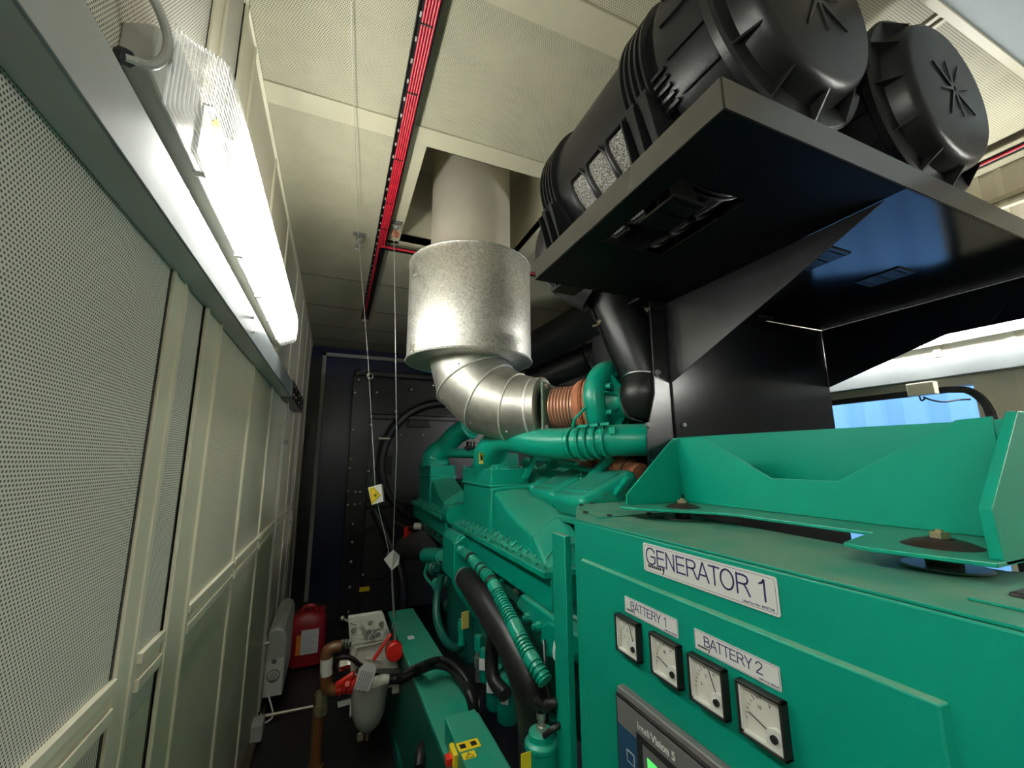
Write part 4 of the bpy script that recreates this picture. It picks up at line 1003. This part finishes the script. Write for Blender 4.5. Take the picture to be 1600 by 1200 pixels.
# ------------------------------------------------------------------ radiator
RY = 4.45
def rp(px, py): return at(px, py, y=RY)
t = thing('radiator', 'tall black radiator assembly with bolted panels and fan shroud beyond the engine', 'radiator', (1.2, RY, 0))
MB().box(.13, 2.25, RY, RY+.45, .05, 2.36).build('core', 'blkmid', t, bevel=.004)
MB().box(.12, .30, RY-.05, RY, .05, 2.32).build('side_post', 'blksemi', t, bevel=.004)
MB().box(.30, 2.1, RY-.03, RY, 1.93, 2.30).build('upper_panel', 'blksemi', t, bevel=.004)
MB().box(.12, 2.25, RY-.06, RY+.02, 2.31, 2.38).build('header_tank', 'blkmid', t, bevel=.02)
MB().box(.30, 2.1, RY-.05, RY, 1.885, 1.925).build('cross_rail', 'blkmid', t, bevel=.004)
MB().box(.30, 2.1, RY-.05, RY, 1.02, 1.07).build('cross_rail', 'blkmid', t, bevel=.004)
MB().box(.30, 2.1, RY-.03, RY, .35, 1.0).build('lower_panel', 'blkmid', t, bevel=.004)
MB().torus((1.05, RY-.02, 1.45), Y, .62, .05, 64, 10).build('fan_shroud', 'blkmid', t)
MB().prism([rp(622, 612), rp(700, 612), rp(650, 642), rp(612, 655)], (0, -.02, .0)).build('shroud_gusset', 'blksemi', t, bevel=.004)
MB().prism([rp(640, 650), rp(662, 650), rp(672, 668), rp(636, 668)], (0, -.035, 0)).build('shroud_gusset', 'blksemi', t, bevel=.004)
MB().prism([rp(590, 715), rp(612, 712), rp(612, 742), rp(585, 735)], (0, -.035, 0)).build('shroud_gusset', 'blksemi', t, bevel=.004)
for q in ((554, 615), (588, 615), (641, 610), (617, 644), (579, 665), (551, 672), (548, 717), (546, 731), (575, 736), (544, 767), (555, 768), (562, 768), (543, 788), (554, 787), (562, 786), (551, 817), (550, 845), (548, 875), (566, 895), (546, 914), (544, 952), (682, 625), (624, 680), (659, 680), (576, 586), (560, 595)):
    MB().sphere(rp(*q)+Vector((0, -.075, 0)), .013, 6).build('bolt_head', 'zinc', t)
MB().cyl(rp(590, 686)-Y*.08, rp(608, 686)-Y*.08, .018).build('drain_stub', 'zinc', t)
MB().torus(rp(577, 590)-Y*.09, Y, .028, .007, 24, 8).build('lifting_eye', 'zinc', t)
MB().bar(rp(556, 588)-Y*.07, rp(572, 580)-Y*.07, .03, .03).build('bracket', 'blkmid', t)
MB().obox(rp(569, 918)-Y*.055, (X, Y, Z), (.045, .002, .02)).build('small_sticker', 'yellow', t, label='small yellow sticker')
MB().bar(rp(556, 831)-Y*.06, rp(582, 823)-Y*.07, .03, .03).build('bracket', 'blksemi', t)
P = spline([rp(585, 795)-Y*.1, rp(600, 830)-Y*.2, rp(618, 880)-Y*.35, rp(618, 930)-Y*.4, rp(600, 975)-Y*.35], 6)
MB().tube(P, .045, 16).build('lower_hose', 'rubber', t)
P = spline([at(618, 868, y=4.3), at(635, 855, y=4.0), at(655, 852, y=3.7), at(680, 848, y=3.4)], 6)
t2 = thing('coolant_pipe', 'thick dark grey coolant pipe between radiator and engine', 'pipe', tuple(P[0]))
MB().tube(P, [.075+.04*min(1, i/10) for i in range(len(P))], 24).build('pipe', mat('dark grey silicone hose', (.05, .05, .05), .5), t2)
MB().tube([P[0], P[2]], .088, 24).build('hose_end', 'grey', t2)
MB().obox(at(637, 833, y=3.8), (Vector((1, .3, .05)), Y, Z), (.035, .012, .055)).build('red_guard', 'redp', t2, bevel=.006, label='red plastic cap')
tag(MB().tube(spline([at(615, 815, y=3.9), at(640, 826, y=3.8), at(650, 826, y=3.7)], 5), .022, 12).tube(spline([at(660, 826, y=3.6), at(673, 822, y=3.5), at(676, 812, y=3.5)], 5), .016, 12).build('breather_hose', 'rubber'), 'thin black hose ending at a white connector beside the engine', 'hose')
tag(MB().cyl(at(649, 822, y=3.65), at(660, 823, y=3.6), .028, n=12).build('hose_connector', 'white'), 'small white connector on the thin black hose', 'connector')
# large black charge air pipes running back under the ceiling
t = thing('charge_air_pipe', 'upper of two big black pipes running back under the ceiling behind the exhaust', 'pipe', (1.6, 3, 2.4))
a, c = at(815, 558, y=3.3), at(940, 488, y=2.6)
MB().cyl(a, c, .15, n=36).build('pipe', 'blkmid', t); 
t = thing('charge_air_pipe', 'lower of two big black pipes behind the exhaust, ending at a black joint', 'pipe', (1.8, 3, 2.2))
a, c = at(800, 612, y=3.5), at(1010, 520, y=2.5)
MB().cyl(a, c, .12, n=36).build('pipe', 'blkmid', t)
m_ = a.lerp(c, .62); MB().lathe(m_, c-a, [(-.02, .125), (0, .135), (.02, .125)], 36, caps=False).build('joint_ring', 'blksemi', t)
MB().bar(at(780, 585, y=3.6), at(935, 585, y=2.9), .12, .22).build('cross_beam', 'blkmid', t, bevel=.005)

# ------------------------------------------------------------------ fuel valve station beside the skid
FY = 2.4
def fp_(px, py, dy=0): return at(px, py, y=FY+dy)
t = thing('fuel_filter_unit', 'white cast fuel filter and valve block with bowl standing beside the green skid', 'filter unit', tuple(fp_(575, 1060)))
MB().prism([fp_(544, 964, .12), fp_(597, 956, .12), fp_(608, 998, .12), fp_(546, 1006, .12)], (0, .03, 0)).build('back_plate', 'whited', t, bevel=.004)
MB().prism([fp_(546, 1006), fp_(608, 996), fp_(624, 1044), fp_(556, 1066), fp_(548, 1052)], (0, .10, 0)).build('valve_block', 'whited', t, bevel=.008)
for q0, q1 in (((545, 1006), (609, 997)), ((556, 1010), (552, 1048)), ((545, 964), (549, 1010)), ((597, 957), (610, 996)), ((556, 1012), (600, 1002)), ((596, 1032), (572, 1028)), ((551, 980), (565, 978)), ((551, 990), (568, 990))):
    MB().bar(fp_(*q0, -.012), fp_(*q1, -.012), .008, .008).build('casting_rib', 'whited', t, bevel=.002)
P = [fp_(535, 966, .02), fp_(545, 971, .02), fp_(562, 977, .0), fp_(572, 992, .0)]
lv = MB().tube(P, .006, 8).sphere(P[0], .012, 6).tube([p+Vector((.012, 0, -.006)) for p in P[1:]], .005, 8).build('lever', 'zinc', t)
for i, q in enumerate(((568, 990), (576, 988), (584, 990), (590, 992), (572, 995), (581, 996), (595, 980), (595, 975), (578, 974), (552, 985), (603, 990))):
    MB().hexb(fp_(*q, -.01), Vector((.2, -1, .4)), .012, .016).build('nut', 'greydk' if i % 2 else 'zinc', t)
MB().bar(fp_(582, 986), fp_(597, 982), .006, .006).build('link_arm', 'greydk', t)
P = spline([fp_(533, 1007), fp_(541, 1006), fp_(549, 1005)], 3); MB().tube(P, [.020, .024]*3+[.020], 12).build('union_nut', 'chrome', t, smooth=0)
MB().lathe(fp_(527, 1038, .04), X, [(0, .02), (.01, .034), (.035, .034), (.035, .026), (.06, .03), (.09, .03), (.09, .02)], 8).build('union_nut', 'chrome', t)
MB().bar(fp_(556, 1046, .0), fp_(628, 1048, .0), .02, .02).build('manifold_bar', 'greydk', t)
MB().prism([fp_(556, 1064), fp_(619, 1046), fp_(622, 1050), fp_(560, 1069)], (0, .12, 0)).build('base_plate', 'blkmid', t)
MB().bar(fp_(602, 1072), fp_(622, 1068), .03, .006).build('bracket', 'whited', t)
MB().obox(fp_(618, 1075), (X, Y, Z), (.018, .01, .022)).build('bracket', 'whited', t, bevel=.004)
# cloudy bowl below
c = fp_(574, 1085); k = .00345
bw = MB().lathe(fp_(574, 1146), Z, [(0, .006), (.01, .012), (.014, .03), (.05, .062), (.10, .080), (.17, .086), (.235, .088), (.24, .05)], 36).build('filter_bowl', 'glassbowl', t, smooth=60)
MB().lathe(fp_(574, 1146), Z, [(-.03, .006), (0, .008), (.01, .012)], 10).build('drain_tap', 'brass', bw)
MB().obox(fp_(563, 1151), (X, Y, Z), (.016, .006, .02)).build('tap_handle', 'brass', bw, bevel=.006)
MB().sphere(fp_(548, 1108), .012, 8, (.5, 1, 3)).build('side_gauge', 'white', bw)
# brown pipe, elbows, red valves
t = thing('brown_fuel_pipe', 'brown painted fuel pipe with two elbows rising from the floor', 'pipe', tuple(at(497, 1180, y=2.42)))
P = spline([fp_(533, 1010), fp_(522, 1011), fp_(511, 1018), fp_(510, 1035), fp_(509, 1062), fp_(511, 1073), fp_(519, 1078), fp_(530, 1078)], 7)
pp = MB().tube(P, .027, 20).build('upper_pipe', 'brown', t, smooth=60)
MB().tube([fp_(510.5, 1028), fp_(510, 1054)], .029, 20).build('white_band', 'label', pp, label='white paper label wrapped around the pipe')
a = fp_(500, 1084, .04); c = Vector((fp_(494, 1190, .04).x, FY+.04, 0.0)); c.x = a.x
MB().cyl(a, c, .026).build('riser', 'brown', t)
MB().lathe(fp_(501, 1116, .04)-Z*0, Z, [(0, .032), (.02, .036), (.05, .036), (.05, .032), (.085, .034), (.10, .028)], 8).build('union', 'brass', t)
MB().lathe(Vector((a.x, a.y, 0)), Z, [(0, .036), (.05, .036), (.05, .03)], 24).build('floor_socket', 'brown', t)
t = thing('red_valve', 'red ball valve joining the brown pipe to the filter bowl', 'valve', tuple(fp_(535, 1075)))
MB().lathe(fp_(524, 1077), X+Z*.1, [(0, .026), (.006, .032), (.03, .032), (.035, .026), (.05, .036), (.075, .040), (.10, .036), (.115, .026), (.125, .026)], 10).build('body', 'redp', t, bevel=.004)
MB().lathe(fp_(545, 1072, -.03), Vector((-.2, -.7, .6)), [(0, .022), (.02, .024), (.02, .016), (.04, .016)], 8).build('bonnet', 'redp', t, bevel=.004)
MB().obox(fp_(540, 1062, -.02), (Vector((1, 0, .5)), Y, Z), (.045, .012, .018)).build('handle', 'redp', t, bevel=.01)
t = thing('drop_weight', 'round red drop weight on a red lever hanging under the wire rope', 'valve weight', tuple(fp_(617, 1018, -.05)))
MB().lathe(fp_(617, 1020, -.09), Y, [(0, .038), (.004, .042), (.05, .042), (.054, .038)], 32).build('weight', 'redp', t)
MB().cyl(fp_(617, 1000, -.06), fp_(617, 1014, -.06), .010).build('stem', 'redp', t)
MB().bar(fp_(611, 990, -.06), fp_(583, 1032, -.08), .012, .026, up=(0, 1, 0)).build('lever', 'redp', t, bevel=.004)
t = thing('paper_tag', 'white printed tag tied to the red lever in front of the filter unit', 'tag', tuple(fp_(570, 1058, -.12)))
a, c = fp_(578, 1036, -.12), fp_(563, 1078, -.12); ax = (c-a).normalized(); sd = ax.cross(Y).normalized()
MB().prism([a-sd*.022, a+sd*.022, a+sd*.040+ax*.02, c+sd*.040-ax*.0, c-sd*.030, a-sd*.040+ax*.03], (0, -.003, 0)).build('card', 'label', t, smooth=0)
b = MB()
for k_ in range(6):
    o_ = a+sd*(.026-k_*.010)+ax*.035-Y*.0035; b.bar(o_, o_+ax*(.09 if k_ % 2 else .075), .0022, .0004, up=(0, 1, 0))
b.build('print', 'black', t)
tag(MB().prism([fp_(527, 1098, .02), fp_(548, 1092, .02), (fp_(549, 1100, .02)), fp_(528, 1106, .02)], (0, .01, 0)).build('pipe_label', 'label'), 'small white label plate below the red valve', 'label')
# black fuel hoses
t = thing('fuel_hose', 'thick black hose crossing the green skid from the filter unit to the engine', 'hose', tuple(fp_(600, 1060)))
P = spline([fp_(578, 1069, -.03), fp_(600, 1062, -.05), fp_(630, 1060, -.10), at(655, 1046, z=.60), at(680, 1037, z=.615), at(703, 1042, z=.61), at(722, 1062, z=.60), at(736, 1088, z=.59), at(742, 1120, y=1.66)], 8)
MB().tube(P[4:], .021, 16).build('hose', 'rubber', t, smooth=60)
MB().tube(P[2:11], [.022, .026, .026, .024, .026, .026, .026, .022, .022], 12).build('end_fitting', 'whited', t)
tag(MB().tube(spline([fp_(520, 1045, .0), fp_(530, 1028, -.02), fp_(548, 1028, -.03), fp_(564, 1040, -.03), fp_(590, 1055, -.0), fp_(625, 1055), at(650, 1042, z=.63), at(690, 1030, z=.64), at(722, 1052, z=.63), at(744, 1095, y=1.68)], 7), .011, 12).build('thin_hose', 'rubber'), 'thin black hose looping over the filter unit and the thick hose', 'hose')
tag(MB().tube(spline([at(655, 1200, y=1.75, ), at(658, 1172, y=1.8), at(668, 1160, y=1.85), at(680, 1150, y=1.85)], 6), .02, 12).build('hose_loop', 'rubber'), 'short black hose loop under the skid box at the bottom edge', 'hose')

# ------------------------------------------------------------------ wire ropes and pulleys
def pulley(px, py, z, label, m):
    c = at(px, py, z=z); t = thing('ceiling_pulley', label, 'pulley', tuple(c), 'ceiling pulleys')
    MB().obox(Vector((c.x, c.y, ZC-.004)), (X, Y, Z), (.035, .012, .004)).bar((c.x-.03, c.y, ZC-.012), (c.x+.03, c.y, ZC-.012), .012, .008).build('bracket', 'greydk', t)
    MB().torus(c+Z*.045, Y, .014, .004, 16, 6).bar(c+Z*.03, c+Z*.005, .008, .008).build('hook', 'greydk', t)
    MB().lathe(c-Y*.008, Y, [(0, .020), (.004, .016), (.012, .016), (.016, .020)], 20).build('wheel', m, t)
    return c
p1 = pulley(560, 385, 2.68, 'dark pulley hook under the ceiling left of the red cable tray', 'greydk')
p2 = pulley(618, 366, 2.68, 'rust coloured pulley hook between the cable tray and the exhaust', 'wrap')
e1 = fp_(612, 880, -.04); e2 = fp_(615, 985, -.06)
tag(MB().tube([at(548, 2, z=2.735), at(552, 140, z=2.735), p1+Z*.02], .0012, 6).tube([p1+Vector((.004, -.016, 0)), at(575, 560, y=2.4), at(587, 775, y=2.4), e1], .0016, 6).build('wire_rope', 'wire'), 'steel wire rope running along the ceiling and down past the yellow warning tag', 'wire rope')
q = p2+Vector((-.01, -.016, 0))
tag(MB().tube([q, Vector((e1.x+.002, e1.y+.01, e1.z+.6)), e1+Vector((.004, 0, 0))], .0016, 6).build('wire_rope', 'wire'), 'steel wire rope hanging straight down left of the silver exhaust', 'wire rope')
t = thing('turnbuckle', 'slim bright turnbuckle between the wire ropes and the red weight', 'turnbuckle', tuple(e2))
MB().cyl(e1, fp_(613, 912, -.05), .003).build('upper_rod', 'wire', t)
MB().cyl(fp_(613, 910, -.05), fp_(616, 965, -.05), .006).build('sleeve', 'zinc', t)
MB().torus(fp_(616.5, 978, -.06), Y, .012, .003, 16, 6).cyl(fp_(617, 984, -.06), fp_(617, 1001, -.06), .006).build('shackle', 'zinc', t)
t = thing('crumpled_tag', 'grey crumpled plastic tag where the two wire ropes meet', 'tag', tuple(e1))
c = fp_(614, 873, -.06)
MB().prism([c+Vector((-.045, 0, 0)), c+Vector((0, -.01, .045)), c+Vector((.035, .01, .01)), c+Vector((.03, 0, -.03)), c+Vector((-.005, -.01, -.055))], (0, .008, 0)).build('sheet', 'grey', t)
t = thing('warning_tag', 'white and yellow warning tag clipped on the slanting wire rope', 'warning tag', tuple(at(587, 775, y=2.38)))
T = [at(*q_, y=2.375) for q_ in ((575, 762), (596, 756), (600, 783), (581, 789))]
MB().prism(T, (0, .003, 0)).build('card', 'label', t, smooth=0)
MB().prism([at(*q_, y=2.373) for q_ in ((576, 762.5), (584, 761), (595, 773), (582.5, 788), (581, 788.5))], (0, .001, 0)).build('yellow_field', 'yellow', t, smooth=0)
b = MB(); c = at(586.5, 774, y=2.372)
for k_ in range(4): a_ = PI*k_/4; e = Vector((math.cos(a_), 0, math.sin(a_)))*.012; b.bar(c-e, c+e, .002, .0006, up=(0, 1, 0))
for q0, q1 in (((578, 766), (584, 763)), ((581, 786), (593, 774)), ((579, 768), (581, 785)), ((584, 763), (593, 773))): b.bar(at(*q0, y=2.372), at(*q1, y=2.372), .0015, .0006, up=(0, 1, 0))
b.build('symbol', 'black', t)
MB().tube([at(597, 757, y=2.37), at(598.5, 770, y=2.37), at(600, 784, y=2.37)], .004, 8).build('clip', 'greydk', t)

# ------------------------------------------------------------------ heater, jerry can, floor pipe
t = thing('wall_heater', 'slim white convector heater low on the left wall with a round dial', 'heater', (-.26, 3.1, .1))
def hsec(y, s=1): return [(-.315, y, .09), (-.315, y, .42), (-.30, y, .45), (-.262, y, .465), (-.225, y, .45), (-.208, y, .41), (-.205, y, .09)]
MB().loft([hsec(3.14), hsec(3.72)]).build('body', 'whited', t, bevel=.004)
ep = MB().loft([hsec(3.10), hsec(3.139)]).build('end_panel', 'white', t, bevel=.006)
MB().prism([(-.31, 3.098, .30), (-.21, 3.098, .30), (-.21, 3.098, .41), (-.226, 3.098, .445), (-.262, 3.098, .46), (-.30, 3.098, .445), (-.31, 3.098, .41)], (0, -.003, 0)).build('grille', 'grey', ep, bevel=.003)
MB().cyl((-.26, 3.098, .205), (-.26, 3.082, .205), .020, n=24).build('dial', 'grey', ep, bevel=.002)
MB().torus((-.26, 3.097, .205), Y, .032, .0025, 32, 6).build('dial_ring', 'greydk', ep)
MB().sphere((-.262, 3.094, .285), .014, 8, (1, .6, .8)).build('switch', 'greydk', ep)
b = MB()
for k_ in range(5): b.bar((-.262+.0125*(k_-2)*1.6, 3.15, .466-.006*abs(k_-2)**1.5), (-.262+.0125*(k_-2)*1.6, 3.7, .466-.006*abs(k_-2)**1.5), .006, .004)
b.build('vent_slots', 'grey', t)
P = spline([(-.28, 3.10, .11), (-.25, 3.06, .05), (-.24, 3.03, .015), (-.28, 3.0, .01), (-.30, 3.0, .06)], 6)
MB().tube(P, .005, 8).build('power_cable', 'white', t)
tag(MB().box(-.318, -.262, 2.78, 2.88, .03, .11).build('socket_box', 'grey', bevel=.004), 'small grey socket box at the wall foot below the heater', 'socket box')
t = thing('jerry_can', 'red plastic jerry can with white label standing on the floor by the heater', 'jerry can', (-.05, 3.72, 0))
def jring(z, hx, hy, yo=0): return [(-.105+hx*math.copysign(abs(math.cos(a))**.5, math.cos(a)), 3.72+yo+hy*math.copysign(abs(math.sin(a))**.5, math.sin(a)), z) for a in [2*PI*k_/28 for k_ in range(28)]]
jc = MB().loft([jring(.0, .10, .08), jring(.015, .12, .10), jring(.18, .123, .105), jring(.27, .123, .105), jring(.33, .112, .095), jring(.36, .08, .07)]).build('body', 'reddark', t, smooth=50)
MB().tube(spline([(-.17, 3.72, .34), (-.14, 3.72, .385), (-.08, 3.72, .388), (-.05, 3.72, .345)], 6), .016, 12).build('handle', 'reddark', t)
MB().cyl((-.02, 3.72, .33), (-.012, 3.72, .375), .024, n=16).build('cap', 'reddark', t)
lb = MB().box(-.145, -.03, 3.604, 3.612, .10, .26).build('label', 'label', jc, label='white label with orange edge')
MB().box(-.175, -.146, 3.604, 3.612, .10, .23).build('hazard_patch', mat('orange print', (.75, .22, .02), .5), jc)
b = MB()
for k_ in range(8): b.box(-.135, -.04-.015*(k_ % 3), 3.6025, 3.604, .12+k_*.016, .123+k_*.016)
b.build('label_print', 'grey', jc)
tag(MB().cyl(at(411, 1119, z=.03), at(492, 1103, z=.03), .008).build('floor_pipe', 'steelpipe'), 'thin bright pipe lying across the floor between wall and brown pipe', 'pipe')
tag(MB().box(-.318, -.285, 1.6, 3.0, .0, .035).build('floor_conduit', 'tanstrip', bevel=.008), 'brown conduit lying along the foot of the left wall', 'conduit')
a0_, a1_ = Vector((XL+.022, 2.99, 1.86)), Vector((XL+.022, 2.99, .10))
tag(MB().tube(spline([(XL+.02, 2.98, 1.84), (XL+.022, 2.97, 1.74), (XL+.02, 2.90, 1.64), (XL+.02, 2.90, 1.0), (XL+.02, 2.90, .12)], 6), .006, 8).build('surface_cable', 'grey'), 'grey surface cable dropping from the rail down the left wall', 'cable')
tag(MB().tube(spline([(XL+.02, 3.8, 1.84), (XL+.02, 3.79, 1.6), (XL+.02, 3.78, 1.0), (XL+.02, 3.78, .12)], 6), .006, 8).build('surface_cable', 'grey'), 'farther surface cable dropping down the left wall near the end door', 'cable')
for y, z, lb in ((2.90, 1.58, 'bright clip high on the nearer surface cable of the left wall'), (2.90, .46, 'bright clip low on the nearer surface cable beside the heater'), (3.79, 1.0, 'bright clip on the farther surface cable near the end door')):
    tag(MB().cyl((XL+.02, y, z), (XL+.045, y, z), .012, n=8).build('cable_clip', 'chrome'), lb, 'clip', 'cable clips on the left wall')
# door contact box on the right wall rail
t = thing('door_contact_box', 'small cream box with a drooping wire over the doorway', 'junction box', (2.62, 1.05, 1.8))
MB().obox(at(1441, 608, x=2.60), (X, Y, Z), (.02, .052, .030)).build('box', 'creamwall', t, bevel=.003)
P = spline([at(1436, 618, x=2.60), at(1440, 626, x=2.60), at(1446, 622, x=2.60)], 4); MB().tube(P, .004, 8).build('loop', 'cable', t)
P = spline([at(1442, 620, x=2.61), at(1455, 625, x=2.62), at(1475, 628, x=2.63), at(1495, 625, x=2.66), at(1517, 624, x=2.68)], 4); MB().tube(P, .004, 8).build('wire', 'cable', t)
